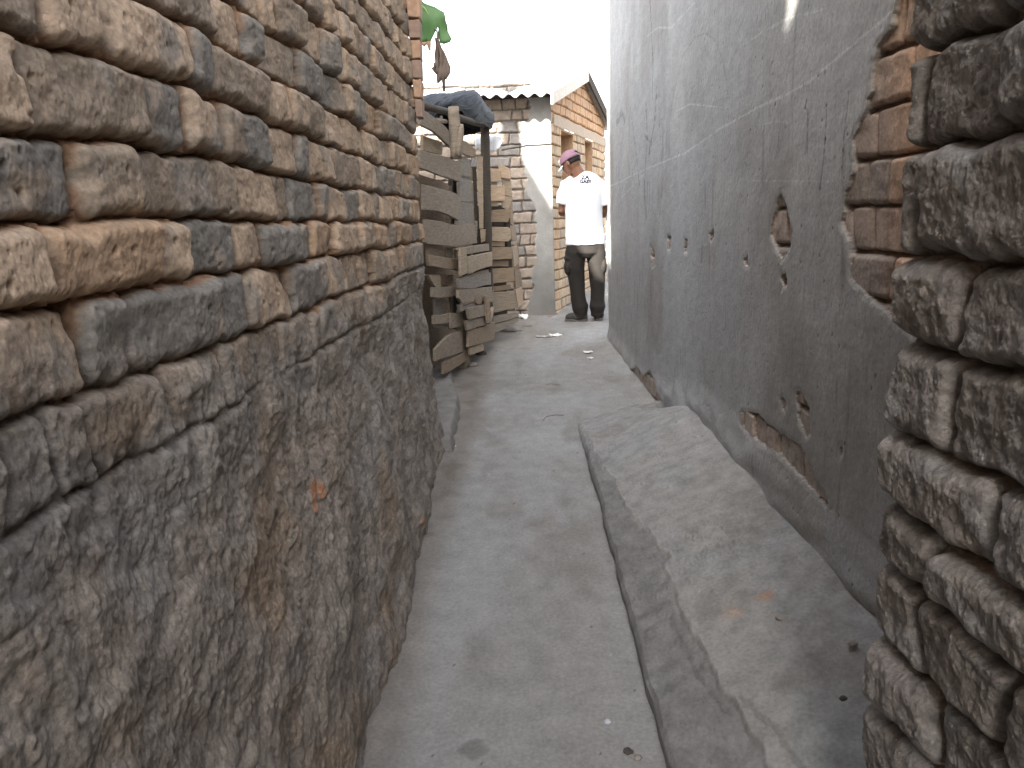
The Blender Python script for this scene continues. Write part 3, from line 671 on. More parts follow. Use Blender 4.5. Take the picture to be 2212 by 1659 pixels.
for R, pts, d, mt in [
    (r5, [(95, 440), (330, 600), (470, 720), (560, 830), (565, 1050), (440, 930), (300, 800), (100, 700)], .03, 'grey'),
    (r5, [(680, 925), (790, 950), (930, 1075), (930, 1195), (820, 1170), (680, 1110)], .02, 'brown'),
    (r5, [(90, 1080), (450, 1170), (745, 1290), (700, 1560), (500, 1500), (150, 1370), (90, 1350)], .03, 'grey'),
    (r5, [(700, 1160), (860, 1230), (855, 1540), (700, 1500)], .0, 'slate'),
    (r5, [(140, 860), (430, 960), (430, 1150), (140, 1090)], -.03, 'pale'),
    (r6, [(160, 40), (520, 130), (700, 190), (790, 290), (745, 470), (745, 635), (560, 540), (400, 480), (200, 465), (160, 460)], .03, 'grey'),
    (r6, [(190, 620), (440, 650), (640, 710), (850, 700), (995, 690), (1045, 1010), (700, 1075), (480, 1050), (220, 1025), (190, 1000)], .025, 'grey'),
    (r6, [(755, -120), (940, -100), (985, 330), (750, 325)], .0, 'slate'),
    (r6, [(770, 335), (985, 335), (992, 700), (700, 705)], -.004, 'slate'),
    (r6, [(230, 1205), (480, 1240), (765, 1285), (770, 1470), (640, 1445), (250, 1385)], .03, 'brown'),
    (r6, [(230, 1080), (515, 1090), (510, 1240), (230, 1210)], -.03, 'pale'),
    (r6, [(530, 1080), (640, 1080), (640, 1260), (530, 1240)], -.02, 'grey'),
    (r6, [(655, 1075), (700, 1075), (700, 1260), (655, 1260)], -.03, 'brown'),
    (r7, [(200, -20), (380, -20), (388, 150), (330, 182), (280, 120)], -.01, 'pale'),
    (r7, [(385, -20), (560, -20), (560, 100), (500, 140), (385, 120)], -.03, 'brown'),
    (r7, [(270, 160), (430, 165), (600, 145), (570, 290), (330, 312), (270, 300)], .02, 'grey'),
    (r7, [(300, 330), (400, 320), (430, 560), (310, 560)], -.03, 'slate'),
    (r7, [(495, 325), (530, 325), (550, 530), (520, 530)], -.03, 'grey'),
    (r7, [(290, 565), (440, 548), (515, 525), (515, 668), (340, 690), (290, 690)], .02, 'grey'),
    (r7, [(300, 700), (505, 690), (505, 715), (340, 740), (300, 740)], -.01, 'slate'),
    (r7, [(525, 535), (690, 520), (712, 705), (540, 750)], .035, 'grey'),
    (r7, [(310, 1050), (380, 960), (480, 860), (570, 810), (670, 775), (698, 1080), (560, 1130), (400, 1175), (310, 1220)], .035, 'grey'),
    (r7, [(430, 1230), (600, 1150), (770, 1060), (790, 1180), (500, 1370), (430, 1400)], .03, 'brown')]:
    board('board', R, pts, PA, W[mt], fence, d)
board('post', r6, [(590, 60), (635, 60), (640, 700), (600, 700)], PA, W['grey'], fence, -.05, .04)
board('post', r6, [(640, -200), (700, -200), (715, 690), (655, 690)], PA, W['dark'], fence, -.06, .04)
board('post', r7, [(690, 480), (765, 480), (790, 900), (805, 1300), (740, 1340), (700, 1000)], PA, W['grey'], fence, .0, .05)
board('post', r7, [(560, 280), (640, 280), (700, 760), (560, 760)], PA, W['dark'], fence, -.06, .04)

gate = thing('patched_panel', 'patchwork panel of short nailed boards standing proud between the two board fences', 'wooden panel', (-.2, 6.7, .38))
for R, pts, d, mt in [
    (r6, [(690, 1105), (860, 1080), (1255, 1015), (1257, 1135), (865, 1195), (700, 1130)], .01, 'grey'),
    (r6, [(900, 1235), (1100, 1190), (1295, 1150), (1292, 1385), (1100, 1440), (925, 1515)], .03, 'pale'),
    (r6, [(740, 1592), (920, 1530), (1290, 1430), (1292, 1610), (1292, 1660), (760, 1740)], .0, 'grey'),
    (r7, [(640, 40), (900, -10), (1122, -60), (1122, 120), (1000, 135), (850, 182), (650, 168)], .015, 'slate'),
    (r7, [(638, 200), (900, 178), (1132, 150), (1150, 335), (1120, 372), (870, 350), (760, 385), (690, 385), (640, 312)], .02, 'grey'),
    (r7, [(645, 408), (720, 425), (870, 375), (1042, 385), (1045, 425), (770, 475), (700, 500), (665, 512)], .01, 'slate'),
    (r7, [(768, 462), (900, 430), (1045, 400), (1050, 560), (920, 590), (792, 612)], .035, 'grey'),
    (r7, [(740, 640), (900, 610), (1052, 575), (1052, 692), (900, 730), (770, 778)], .02, 'grey'),
    (r7, [(785, 782), (1000, 725), (1152, 655), (1152, 900), (1000, 950), (780, 1015)], .01, 'brown'),
    (r7, [(800, 1022), (992, 960), (1000, 1062), (810, 1130)], .0, 'pale'),
    (r7, [(1030, 288), (1078, 288), (1110, 665), (1060, 672)], .055, 'brown'), (r7, [(1130, 440), (1146, 450), (1110, 670), (1098, 660)], .05, 'pale'),
    (r6, [(770, 1085), (868, 1088), (885, 1510), (785, 1550)], .025, 'pale')]:
    board('board', R, pts, PB, W[mt], gate, d)
board('knot', r7, [(870, 330), (880, 270), (925, 232), (970, 270), (985, 330), (960, 400), (915, 410), (885, 380)], off(PB, .024), W['brown'], gate, 0, .006)
board('post', r6, [(885, 1130), (930, 1130), (940, 1560), (890, 1560)], PB, W['dark'], gate, -.04, .05)
board('post', r7, [(1080, -60), (1130, -60), (1150, 640), (1100, 640)], PB, W['dark'], gate, -.04, .05)

slat = thing('slatted_fence', 'far stacked slat fence of pinkish crate boards beside the brick house', 'fence', (0, 7.3, .42))
for R, pts, pl, d, mt in [
    (r4, [(225, 1010), (370, 1022), (392, 1180), (225, 1182)], PC, .02, 'pink'), (r4, [(355, 948), (492, 1015), (508, 1150), (392, 1130)], PC, .03, 'pink'),
    (r4, [(395, 1140), (510, 1155), (528, 1372), (432, 1352)], PC, .0, 'pale'), (r4, [(225, 1222), (432, 1232), (432, 1422), (225, 1422)], PC, .03, 'pink'),
    (r4, [(225, 1182), (340, 1184), (340, 1220), (225, 1222)], PC, .0, 'brown'),
    (r4, [(-30, 1000), (62, 1012), (62, 1178), (-30, 1170)], PC, .02, 'pink'), (r4, [(-20, 1192), (78, 1192), (78, 1422), (-10, 1422)], PC, .02, 'pink'),
    (r4, [(0, 1425), (78, 1425), (80, 1520), (10, 1520)], PC, .0, 'pale'), (r4, [(-30, 1530), (80, 1530), (80, 1700), (0, 1700)], PC, .01, 'brown'),
    (r4, [(225, 1430), (352, 1430), (352, 1492), (225, 1492)], PC, .0, 'pale'), (r4, [(402, 1360), (530, 1372), (475, 1545), (402, 1505)], PC, .0, 'pale'),
    (r6, [(1240, 470), (1552, 450), (1572, 620), (1550, 665), (1240, 662)], PC, .02, 'brown'), (r6, [(1500, 218), (1622, 262), (1612, 605), (1522, 600)], PC, -.01, 'brown'),
    (r6, [(1240, 740), (1560, 748), (1592, 765), (1612, 925), (1560, 985), (1240, 970)], PC, .02, 'pale'), (r6, [(1240, 1072), (1622, 1082), (1624, 1275), (1240, 1285)], PC, .02, 'brown'),
    (r6, [(1240, 985), (1500, 990), (1500, 1065), (1240, 1065)], PC, -.03, 'pink'), (r6, [(1240, 1300), (1560, 1300), (1560, 1400), (1240, 1400)], PC, -.03, 'brown'),
    (r6, [(1240, 1440), (1650, 1415), (1662, 1640), (1240, 1690)], PC, .02, 'brown'),
    (r7, [(1100, 150), (1380, 120), (1380, 190), (1100, 225)], PC, -.02, 'brown'),
    (r7, [(1110, 235), (1440, 210), (1482, 450), (1110, 530)], PC, .02, 'grey'), (r7, [(1110, 585), (1490, 515), (1502, 572), (1110, 700)], PC, .01, 'slate'),
    (r7, [(1110, 705), (1500, 580), (1490, 645), (1180, 810), (1110, 840)], PC, .0, 'slate'),
    (r6, [(1588, 728), (1672, 720), (1702, 965), (1622, 978)], PD, 0, 'brown'), (r6, [(1625, 1070), (1702, 1060), (1732, 1342), (1652, 1402)], PD, 0, 'pale'),
    (r7, [(1438, -100), (1532, -60), (1542, 112), (1460, 172)], PD, 0, 'brown'), (r7, [(1450, 198), (1542, 150), (1562, 378), (1490, 450)], PD, 0, 'pink'),
    (r6, [(1570, 270), (1622, 270), (1650, 720), (1600, 700)], PD, -.02, 'brown')]:
    board('board', R, pts, pl, W[mt], slat, d)
board('post', r6, [(1490, 220), (1560, 220), (1640, 1650), (1560, 1650)], PC, W['dark'], slat, -.06, .04)
board('post', r6, [(1240, 380), (1290, 380), (1300, 1700), (1240, 1700)], PC, W['dark'], slat, -.06, .04)
board('post', r6, [(1700, 980), (1715, 980), (1760, 1700), (1700, 1700)], PD, W['brown'], slat, -.03, .03)

# low shed the fences close off: dark inside, tin back wall
shed = thing('lean_to', 'lean-to shelter of forked poles under black plastic above the board fence', 'shelter', (-.5, 6.5, .36))
bk = off(PA, -.5)
prism('back_wall', [np.array([-.96, 4.4, 0.1]), np.array([-.28, 7.8, .3]), np.array([-.28, 7.8, 1.75]), np.array([-.96, 4.4, 1.9])], (-.03, 0, 0), W['brown'], shed)
prism('shade_backing', [np.array([-.55, 7.55, .2]), np.array([-.02, 7.62, .3]), np.array([-.02, 7.62, 1.62]), np.array([-.55, 7.55, 1.62])], (0, .03, 0), W['dark'], shed)  # dark backing that stands in for the shade inside the shed
def pole(name, pts, rad, mt, parent, n=10):
    V_, F_ = tube_mesh(pts, rad, n); V_ = [tuple(np.array(v)+.006*np.array([gn(v[2]*9, v[0]*9, 1), gn(v[2]*7, v[1]*9, 2), 0])) for v in V_]
    return pyobj(name, (V_, F_), mt, parent)
def lin(a, b, n): return [np.array(a)+(np.array(b)-np.array(a))*i/(n-1) for i in range(n)]
tp, bt = at(*r5(1070, 740), 6.75), at(*r6(1215, 1010), 6.75); bt = bt+(bt-tp)*.5
pole('post', lin(bt, tp, 14), [.037]*14, W['dark'], shed)
fa, fb = at(*r5(595, 430), 5.72), at(*r5(640, 1215), 5.72)
pole('post', lin(fb, fa, 10), [(.043-.006*i/9) for i in range(10)], W['grey'], shed)
pole('fork', lin(at(*r5(660, 1180), 5.69), at(*r5(712, 690), 5.69), 8), [.022, .024, .024, .024, .022, .02, .018, .012], W['grey'], shed)
board('batten', r6, [(1035, -450), (1135, -420), (1145, 770), (1075, 772)], ((0, 6.65, 0), (0, 1, 0)), W['pale'], shed, 0, .03)
board('batten', r6, [(1090, 780), (1182, 780), (1172, 975), (1105, 1005)], ((0, 6.6, 0), (0, 1, 0)), W['pale'], shed, 0, .04)
board('batten', r6, [(990, 640), (1045, 640), (1040, 910), (1015, 910)], ((0, 6.6, 0), (0, 1, 0)), W['slate'], shed, 0, .02)
board('batten', r6, [(955, -250), (1025, -250), (1075, 1000), (1030, 1010)], ((0, 6.75, 0), (0, 1, 0)), W['dark'], shed, 0, .02)
pole('rafter', lin(at(*r5(300, 640), 5.6), at(*r5(480, 650), 5.9), 5), [.015]*5, W['grey'], shed)
pole('rafter', lin(at(*r5(560, 560), 5.8), at(*r5(1130, 730), 6.9), 7), [.025]*7, W['dark'], shed)
pole('rafter', lin(at(*r5(130, 420), 5.4), at(*r5(1100, 640), 7.2), 7), [.025]*7, W['dark'], shed)

def tarp():
    # control net: rows from the back edge over the ridge down to the front hem
    net = [[((40, 330), 7.6), ((300, 275), 7.6), ((560, 250), 7.6), ((840, 190), 7.6), ((960, 250), 7.6), ((1050, 370), 7.6), ((1110, 470), 7.6)],
           [((40, 310), 7.0), ((300, 262), 7.0), ((580, 240), 7.0), ((850, 176), 7.0), ((985, 258), 7.0), ((1085, 425), 7.1), ((1180, 510), 7.2)],
           [((40, 360), 6.4), ((300, 320), 6.4), ((560, 300), 6.4), ((790, 270), 6.5), ((980, 340), 6.6), ((1090, 500), 6.7), ((1214, 600), 6.9)],
           [((40, 440), 6.05), ((290, 440), 6.0), ((540, 400), 6.1), ((720, 400), 6.25), ((940, 520), 6.4), ((1060, 620), 6.6), ((1205, 690), 6.8)],
           [((40, 470), 5.95), ((300, 622), 5.85), ((420, 560), 5.95), ((640, 440), 6.1), ((860, 660), 6.3), ((1010, 712), 6.5), ((1180, 752), 6.75)]]
    G = np.array([[[*r5(*p), Y] for p, Y in row] for row in net])
    nv, nu = 110, 260
    tv = np.linspace(0, len(net)-1.0001, nv); tu = np.linspace(0, 5.9999, nu)
    def cr(A, t):
        i = np.floor(t).astype(int); f = (t-i)[:, None, None]; n = len(A)-1
        p0, p1, p2, p3 = A[np.clip(i-1, 0, n)], A[i], A[np.clip(i+1, 0, n)], A[np.clip(i+2, 0, n)]
        return .5*((2*p1)+(-p0+p2)*f+(2*p0-5*p1+4*p2-p3)*f*f+(-p0+3*p1-3*p2+p3)*f**3)
    H = cr(G, tv); H = np.swapaxes(cr(np.swapaxes(H, 0, 1), tu), 0, 1)
    P = np.zeros(H.shape)
    for i in range(nv):
        for j in range(nu): P[i, j] = at(H[i, j, 0], H[i, j, 1], H[i, j, 2])
    A, B = np.meshgrid(np.linspace(0, 6, nu), np.linspace(0, 4, nv))
    fold = .040*ridge(A*1.3+.7*B, B*.3-.25*A, 2, 500)+.006*fbm(A*3+B*2, B*1.2, 2, 502)
    P[..., 1] -= fold; P[..., 2] += .5*fold
    o = grid('tarpaulin', P, M_tarp, None, None, shed, flip=True)
    md = o.modifiers.new('thickness', 'SOLIDIFY'); md.thickness = .004
    # underside hanging behind the poles
    u = np.linspace(0, 1, 60); v = np.linspace(0, 1, 40); A, B = np.meshgrid(u, v)
    top = [r5(430, 470), r5(1040, 560)]; botm = [r5(430, 760), r5(560, 900), r5(720, 875), r5(1010, 808), r5(1110, 790)]
    bx = np.interp(A, np.linspace(0, 1, 5), [b[0] for b in botm]); by = np.interp(A, np.linspace(0, 1, 5), [b[1] for b in botm])
    tx = top[0][0]+(top[1][0]-top[0][0])*A; ty = top[0][1]+(top[1][1]-top[0][1])*A
    P = np.zeros(A.shape+(3,))
    for i in range(40):
        for j in range(60):
            P[i, j] = at(tx[i, j]*(1-B[i, j])+bx[i, j]*B[i, j], ty[i, j]*(1-B[i, j])+by[i, j]*B[i, j], 7.15)
    P[..., 1] += .03*fbm(A*5, B*2, 3, 510)
    o = grid('hanging_flap', P, M_tarp, None, None, shed); md = o.modifiers.new('thickness', 'SOLIDIFY'); md.thickness = .004
tarp()

# white plastic sheet bulging behind the dark post
M_white = mat('white_plastic', (.62, .63, .66), rough=.4, bump=.3, bscale=12, bdist=.01, var=.06)
def blob(name, R, pts, Y, th, mt, label=None, cat=None, parent=None, bulge=.02, sub=3):
    bm = bmesh.new(); vs = [bm.verts.new(Vector(at(*R(*p), Y))) for p in pts]; bm.faces.new(vs)
    bmesh.ops.triangulate(bm, faces=bm.faces[:])
    for _ in range(sub): bmesh.ops.subdivide_edges(bm, edges=[e for e in bm.edges if e.calc_length() > .02], cuts=1, use_grid_fill=False); bmesh.ops.triangulate(bm, faces=bm.faces[:])
    for v in bm.verts: v.co.y += bulge*float(gn(v.co.x*7, v.co.z*7, 3))+bulge*.4*float(gn(v.co.x*22, v.co.z*5, 4))
    me = bpy.data.meshes.new(name); bm.to_mesh(me); bm.free()
    for p in me.polygons: p.use_smooth = True
    o = link(name, me, mt); md = o.modifiers.new('thickness', 'SOLIDIFY'); md.thickness = th
    if parent is not None: reparent(o, parent)
    if label: tag(o, label, cat)
    return o
blob('plastic_sheet', r4, [(60, 640), (230, 615), (300, 598), (360, 600), (385, 625), (418, 655), (392, 700), (355, 765), (300, 795), (235, 802), (60, 780)], 7.75, .006, M_white,
     'crumpled white plastic sheet sagging behind the dark pole of the shelter', 'plastic sheet', None, .05)

# ------------------------------------------------------------------ banana plant behind the brick wall
def banana():
    root = thing('banana_plant', 'banana plant leaf tip and withered brown leaf hanging past the left brick wall', 'banana plant', (-1.9, 6.4, .35))
    M_leaf = mat('banana_leaf', (.042, .105, .024), rough=.55, bump=.3, bscale=30, bdist=.006, var=.3, vscale=9, spec=.4)
    M_rib = mat('leaf_midrib', (.20, .27, .08), rough=.6); M_dry = mat('dry_leaf', (.10, .075, .06), rough=.95, bump=.6, bscale=30, bdist=.01, var=.35, vscale=12)
    M_stem = mat('banana_stem', (.16, .15, .07), rough=.7, bump=.4, bscale=20, bdist=.01, var=.4, vscale=6)
    Y = 6.2
    lf = blob('leaf', r1, [(-260, -260), (-80, -160), (60, -40), (150, 30), (240, 62), (322, 112), (320, 230), (352, 272), (386, 345), (370, 375), (318, 392), (282, 378), (296, 325), (284, 255), (266, 238), (240, 290), (205, 358),
                   (170, 368), (110, 385), (40, 350), (-60, 250), (-200, 120), (-300, -80)], Y, .004, M_leaf, parent=root, bulge=.015)
    pole('midrib', [at(*r1(*p), Y-.012) for p in [(-300, -260), (-100, -120), (60, -20), (150, 80), (235, 215)]], [.016, .014, .010, .006, .002], M_rib, root)
    blob('leaf', r1, [(90, 380), (205, 358), (200, 450), (180, 430), (165, 390), (145, 415), (110, 385)], Y-.01, .004, mat('scorched_leaf', (.30, .19, .12), rough=.9), parent=root, bulge=.03)
    blob('dry_leaf', r1, [(236, 330), (258, 342), (282, 395), (322, 455), (350, 520), (372, 600), (368, 660), (342, 702), (310, 700), (290, 715), (262, 738), (276, 672), (242, 650), (208, 606), (246, 570), (244, 500), (232, 470), (245, 400)], Y-.03, .012, M_dry, parent=root, bulge=.03)
    pole('stalk', [at(*r1(*p), Y-.03) for p in [(240, 240), (262, 290), (262, 350), (290, 450), (310, 600), (312, 700), (322, 805)]], [.006, .006, .010, .014, .012, .014, .008], M_dry, root)
    base = np.array([-1.9, 6.4, .33]); topp = np.array([-1.8, 6.35, 2.9])
    pole('stem', lin(base, topp, 12), [.13-.006*i for i in range(12)], M_stem, root, 16)
    e = at(*r1(-300, -260), Y)
    pole('petiole', [topp, topp+np.array([.1, 0, .4]), (topp+e)/2+np.array([0, 0, .55]), e], [.04, .03, .024, .016], M_rib, root)
banana()

# ------------------------------------------------------------------ the man in the white shirt
def person():
    YP = 8.0
    q = lambda x, y, dy=0.: at(x, y, YP+dy)
    p0 = q(1262, 695)
    root = thing('person', 'man seen from behind in mauve cap, white printed t-shirt and dark cargo trousers', 'person', (float(p0[0]), YP, float(gz(YP))))
    M_skin = mat('skin', (.17, .085, .052), rough=.55, bump=.15, bscale=80, bdist=.001, var=.08)
    M_shirt = mat('white_cotton', (.78, .80, .84), rough=.85, bump=.2, bscale=90, bdist=.001, var=.03)
    M_trou = mat('dark_cotton', (.022, .019, .017), rough=.85, bump=.3, bscale=90, bdist=.002, var=.25, vscale=10)
    M_cap = mat('mauve_cotton', (.19, .11, .145), rough=.85, bump=.2, bscale=90, bdist=.001, var=.12)
    M_capw = mat('white_trim', (.75, .74, .72), rough=.7); M_shoe = mat('shoe', (.045, .042, .038), rough=.7); M_sole = mat('sole', (.10, .095, .088), rough=.8)
    M_hair = mat('hair', (.012, .010, .009), rough=.8, bump=.8, bscale=300, bdist=.003); M_ink = mat('ink', (.02, .02, .025), rough=.8)
    def ell(c, ax, rr, n=18, m_=12):
        """ellipsoid with axes ax (3 unit vectors) and radii rr"""
        V_ = []; F_ = []
        for i in range(m_+1):
            t = math.pi*i/m_
            for j in range(n):
                a = 2*math.pi*j/n
                V_.append(tuple(np.array(c)+ax[0]*rr[0]*math.sin(t)*math.cos(a)+ax[1]*rr[1]*math.sin(t)*math.sin(a)+ax[2]*rr[2]*math.cos(t)))
        for i in range(m_):
            for j in range(n): F_.append((i*n+j, i*n+(j+1) % n, (i+1)*n+(j+1) % n, (i+1)*n+j))
        return V_, F_
    E = [np.array([1., 0, 0]), np.array([0, 1., 0]), np.array([0, 0, 1.])]
    # head frame: bowed, turned to the left
    f = np.array([-.66, .50, -.45]); f /= np.linalg.norm(f); up = np.array([-.25, .18, 1.]); up -= f*(up@f); up /= np.linalg.norm(up); sd = np.cross(f, up)
    H = [f, sd, up]; hc = q(1233, 350, .02); hp = lambda a, b, c: hc+f*a+sd*b+up*c
    parts = [ell(hc, H, (.098, .076, .105)), ell(hp(.035, 0, -.055), H, (.060, .055, .060)), ell(hp(.098, 0, -.025), H, (.017, .013, .026)), ell(hp(.07, 0, -.10), H, (.028, .03, .02)),
             ell(hp(.083, .03, -.005), H, (.012, .018, .010)), ell(hp(.083, -.03, -.005), H, (.012, .018, .010)), ell(hp(.088, 0, -.068), H, (.012, .024, .008)),
             ell(hp(-.005, .078, -.02), H, (.018, .010, .030)), ell(hp(-.005, -.078, -.02), H, (.018, .010, .030))]
    parts.append(tube_mesh([q(1255, 395), q(1252, 378), q(1245, 366), q(1236, 354, .01)], [.075, .062, .056, .055], 18))
    parts.append(tube_mesh([q(1262, 520), q(1261, 480), q(1260, 440), q(1259, 405), q(1256, 388), q(1254, 380)], [(.15, .10), (.14, .09), (.16, .10), (.17, .10), (.14, .075), (.05, .05)], 26))
    LA = [q(1227, 396), q(1220, 420, .0), q(1215, 448, .01), q(1214, 459, .04), q(1224, 462, .14), q(1238, 455, .25)]
    parts.append(tube_mesh(LA, [.052, .046, .041, .040, .036, .026], 14)); parts.append(ell(q(1214, 455, .01), E, (.037, .037, .035)))
    RA = [q(1293, 398), q(1303, 420), q(1306, 450, .01), q(1304, 462, .05), q(1290, 464, .15), q(1272, 457, .26)]
    parts.append(tube_mesh(RA, [.052, .046, .041, .040, .036, .026], 14)); parts.append(ell(q(1305, 456, .02), E, (.037, .037, .035)))
    for s, wr in ((1, LA[-1]), (-1, RA[-1])):           # hands in front of the chest, fingers curled round a phone
        palm = wr+np.array([.045*s, .05, .01]); parts.append(tube_mesh([wr, wr+np.array([.02*s, .025, .005]), palm, palm+np.array([.02*s, .02, .002])], [(.022, .026), (.020, .036), (.017, .042), (.014, .038)], 12))
        for k, L in enumerate((.070, .078, .074, .060)):
            b0 = palm+np.array([.015*s, .012, .030-.020*k]); d1 = np.array([.7*s, .6, 0]); d2 = np.array([.2*s, .95, .0]); d3 = np.array([-.6*s, .75, 0])
            parts.append(tube_mesh([b0, b0+d1*L*.42, b0+d1*L*.42+d2*L*.3, b0+d1*L*.42+d2*L*.3+d3*L*.25], [.0095, .009, .0085, .007], 8))
        t0 = wr+np.array([.03*s, .02, .03]); parts.append(tube_mesh([t0, t0+np.array([.02*s, .02, .035]), t0+np.array([.045*s, .03, .05])], [.012, .011, .009], 8))
    for cx, foot in ((1248, 1250), (1288, 1291)):
        parts.append(tube_mesh([q(foot, 684), q(foot, 660), q(cx+(2 if cx < 1260 else 1), 620), q(cx, 580), q(cx+(2 if cx < 1260 else -6), 530), q(1262+(cx-1262)*.4, 512)], [.042, .046, .055, .068, .082, .08], 16))
    body = pyobj('body', join_meshes(parts), M_skin, root); remesh(body, .0065, 3)
    # hair at the nape
    hv, hf = ell(hp(-.008, 0, .006), H, (.098, .080, .104), 28, 20)
    hair = pyobj('hair', (hv, [fc for fc in hf if all((np.array(hv[i])-hc)@f < .015 and (np.array(hv[i])-hc)@up > -.055 for i in fc)]), M_hair, root)
    hair.modifiers.new('t', 'SOLIDIFY').thickness = .004
    # cap
    n, m_ = 40, 16; V_ = []; F_ = []
    for i in range(m_+1):
        t = (math.pi*.5+.05)*i/m_
        for j in range(n):
            a = 2*math.pi*j/n; V_.append(tuple(hp(-.004+.110*math.sin(t)*math.cos(a), .088*math.sin(t)*math.sin(a), .012+.103*math.cos(t))))
    for i in range(m_):
        for j in range(n):
            a = 2*math.pi*(j+.5)/n; t = (math.pi*.5+.05)*(i+.5)/m_
            da = (a-math.pi)*.10; dz = .103*math.cos(t)-.034
            if (da/.026)**2+(dz/.020)**2 < 1: continue
            F_.append((i*n+j, i*n+(j+1) % n, (i+1)*n+(j+1) % n, (i+1)*n+j))
    cap = pyobj('cap', (V_, F_), M_cap, root); cap.modifiers.new('t', 'SOLIDIFY').thickness = .004
    V_ = []; F_ = []; nu, nv = 17, 8
    for i in range(nv):
        for j in range(nu):
            a = (j/(nu-1)-.5)*1.9; r_ = .106+.072*i/(nv-1)*math.cos(a*.75)
            V_.append(tuple(hp(r_*math.cos(a), .086*math.sin(a)*(1-.05*i/nv), .014-.022*(i/(nv-1))-.16*abs(a)**2*.12)))
    for i in range(nv-1):
        for j in range(nu-1): F_.append((i*nu+j, i*nu+j+1, (i+1)*nu+j+1, (i+1)*nu+j))
    br = pyobj('brim', (V_, F_), M_capw, cap); br.modifiers.new('t', 'SOLIDIFY').thickness = .005
    pyobj('button', ell(hp(-.004, 0, .116), H, (.007, .007, .004), 10, 6), M_cap, cap)
    stv = tube_mesh([hp(.085, -.070, .020), hp(.08, -.074, .045), hp(.06, -.077, .06)], [.004, .004, .003], 6); pyobj('white_stitching', stv, M_capw, cap)
    # shirt
    tp = [tube_mesh([q(1264, 528), q(1264, 515), q(1262, 490), q(1261, 460), q(1260, 430), q(1260, 406), q(1258, 391), q(1255, 382), q(1252, 377)],
                    [(.190, .135), (.190, .135), (.182, .13), (.178, .13), (.190, .135), (.198, .135), (.170, .115), (.105, .085), (.062, .062)], 40)]
    tp.append(tube_mesh([q(1240, 394), q(1226, 402), q(1219, 420), q(1215, 441)], [.07, .077, .074, .068], 20))
    tp.append(tube_mesh([q(1280, 396), q(1295, 404), q(1303, 421), q(1308, 443)], [.07, .077, .074, .068], 20))
    sh = pyobj('shirt', join_meshes(tp), M_shirt, root)
    def wr(c):
        z = c[:, 2]; x = c[:, 0]
        return .010*ridge(x*5+z*2.6, z*1.2-x*.8, 3, 600)*np.clip((1.95-z)*2, .2, 1)+.004*fbm(x*16+z*6, z*6, 3, 602)
    remesh(sh, .008, 5, wr)
    # lettering, laid on the cloth
    from mathutils.bvhtree import BVHTree
    me = sh.data; bvh = BVHTree.FromPolygons([v.co.copy() for v in me.vertices], [tuple(p.vertices) for p in me.polygons])
    bm = bmesh.new()
    for txt, (x, y), size in (('ZA', (1268.5, 384.5), .056), ('GASY', (1269, 393.5), .044)):
        cu = bpy.data.curves.new('t', 'FONT'); cu.body = txt; cu.size = size; cu.align_x = 'CENTER'; cu.extrude = 0; cu.offset = .0022; cu.space_character = 1.05
        to = bpy.data.objects.new('t', cu); COL.objects.link(to); bpy.context.view_layer.update()
        tm = bpy.data.meshes.new_from_object(to.evaluated_get(bpy.context.evaluated_depsgraph_get())); COL.objects.unlink(to); bpy.data.objects.remove(to)
        c = q(x, y, -.3); ang = math.radians(-3)
        for v in tm.vertices:
            a, b = v.co.x, v.co.y; v.co = Vector((c[0]+a*math.cos(ang)-b*math.sin(ang), c[1], c[2]+a*math.sin(ang)+b*math.cos(ang)))
        bm.from_mesh(tm); bpy.data.meshes.remove(tm)
    for v in bm.verts:
        hit = bvh.ray_cast(v.co, Vector((0, 1, 0)), 1.0)
        if hit[0] is not None: v.co.y = hit[0].y-.003
    tm = bpy.data.meshes.new('lettering'); bm.to_mesh(tm); bm.free(); lt = link('lettering', tm, M_ink); reparent(lt, sh)
    lt.modifiers.new('t', 'SOLIDIFY').thickness = .001
    nk = [q(1252+9.5*math.cos(t), 377.5+3.2*math.sin(t)-.3*(9.5*math.cos(t)), -.062*max(0, math.sin(t))+.0) for t in np.linspace(.0, math.pi, 14)]
    pyobj('necklace', tube_mesh(nk, [.0022]*14, 6), mat('silver', (.6, .6, .6), rough=.3, metallic=1), root)
    # trousers
    def leg(pts): return tube_mesh([q(*p[:2]) for p in pts], [p[2] for p in pts], 26)
    tr = [tube_mesh([q(1264, 514), q(1264, 530), q(1263, 546), q(1263, 556)], [(.165, .115), (.178, .125), (.175, .125), (.12, .09)], 34),
          leg([(1246, 530, .095), (1243, 548, .102), (1242, 566, .096), (1244, 590, .086), (1247, 615, .078), (1249, 640, .072), (1251, 655, .074), (1253, 662, .079), (1253, 668, .072), (1254, 677, .062), (1254, 684, .060)]),
          leg([(1283, 530, .095), (1288, 550, .095), (1289, 572, .088), (1290, 600, .078), (1291, 625, .072), (1291, 645, .068), (1291, 656, .072), (1291, 662, .078), (1291, 667, .070), (1291, 676, .060), (1291, 682, .058)]),
          ell(q(1228, 577, -.01), E, (.045, .075, .085)), ell(q(1229, 558, -.01), E, (.05, .07, .03)), ell(q(1303, 575, -.02), E, (.035, .07, .08))]
    trs = pyobj('trousers', join_meshes(tr), M_trou, root)
    def wt(c):
        z = c[:, 2]; x = c[:, 0]; low = np.clip((.78-z)*5, 0, 1); hi = np.clip((z-1.0)*4, 0, 1)
        return .006*ridge(x*6+z*1.2, z*(5+7*0)+x*2, 3, 610)*(.5+low+hi)+.004*ridge(x*5, z*26, 2, 611)*low
    remesh(trs, .008, 3, wt)
    # shoes
    gl = float(gz(7.97))
    def shoe(pts, rad, name='shoe'):
        o = pyobj(name, tube_mesh(pts, rad, 18), M_shoe, root); remesh(o, .006, 2); return o
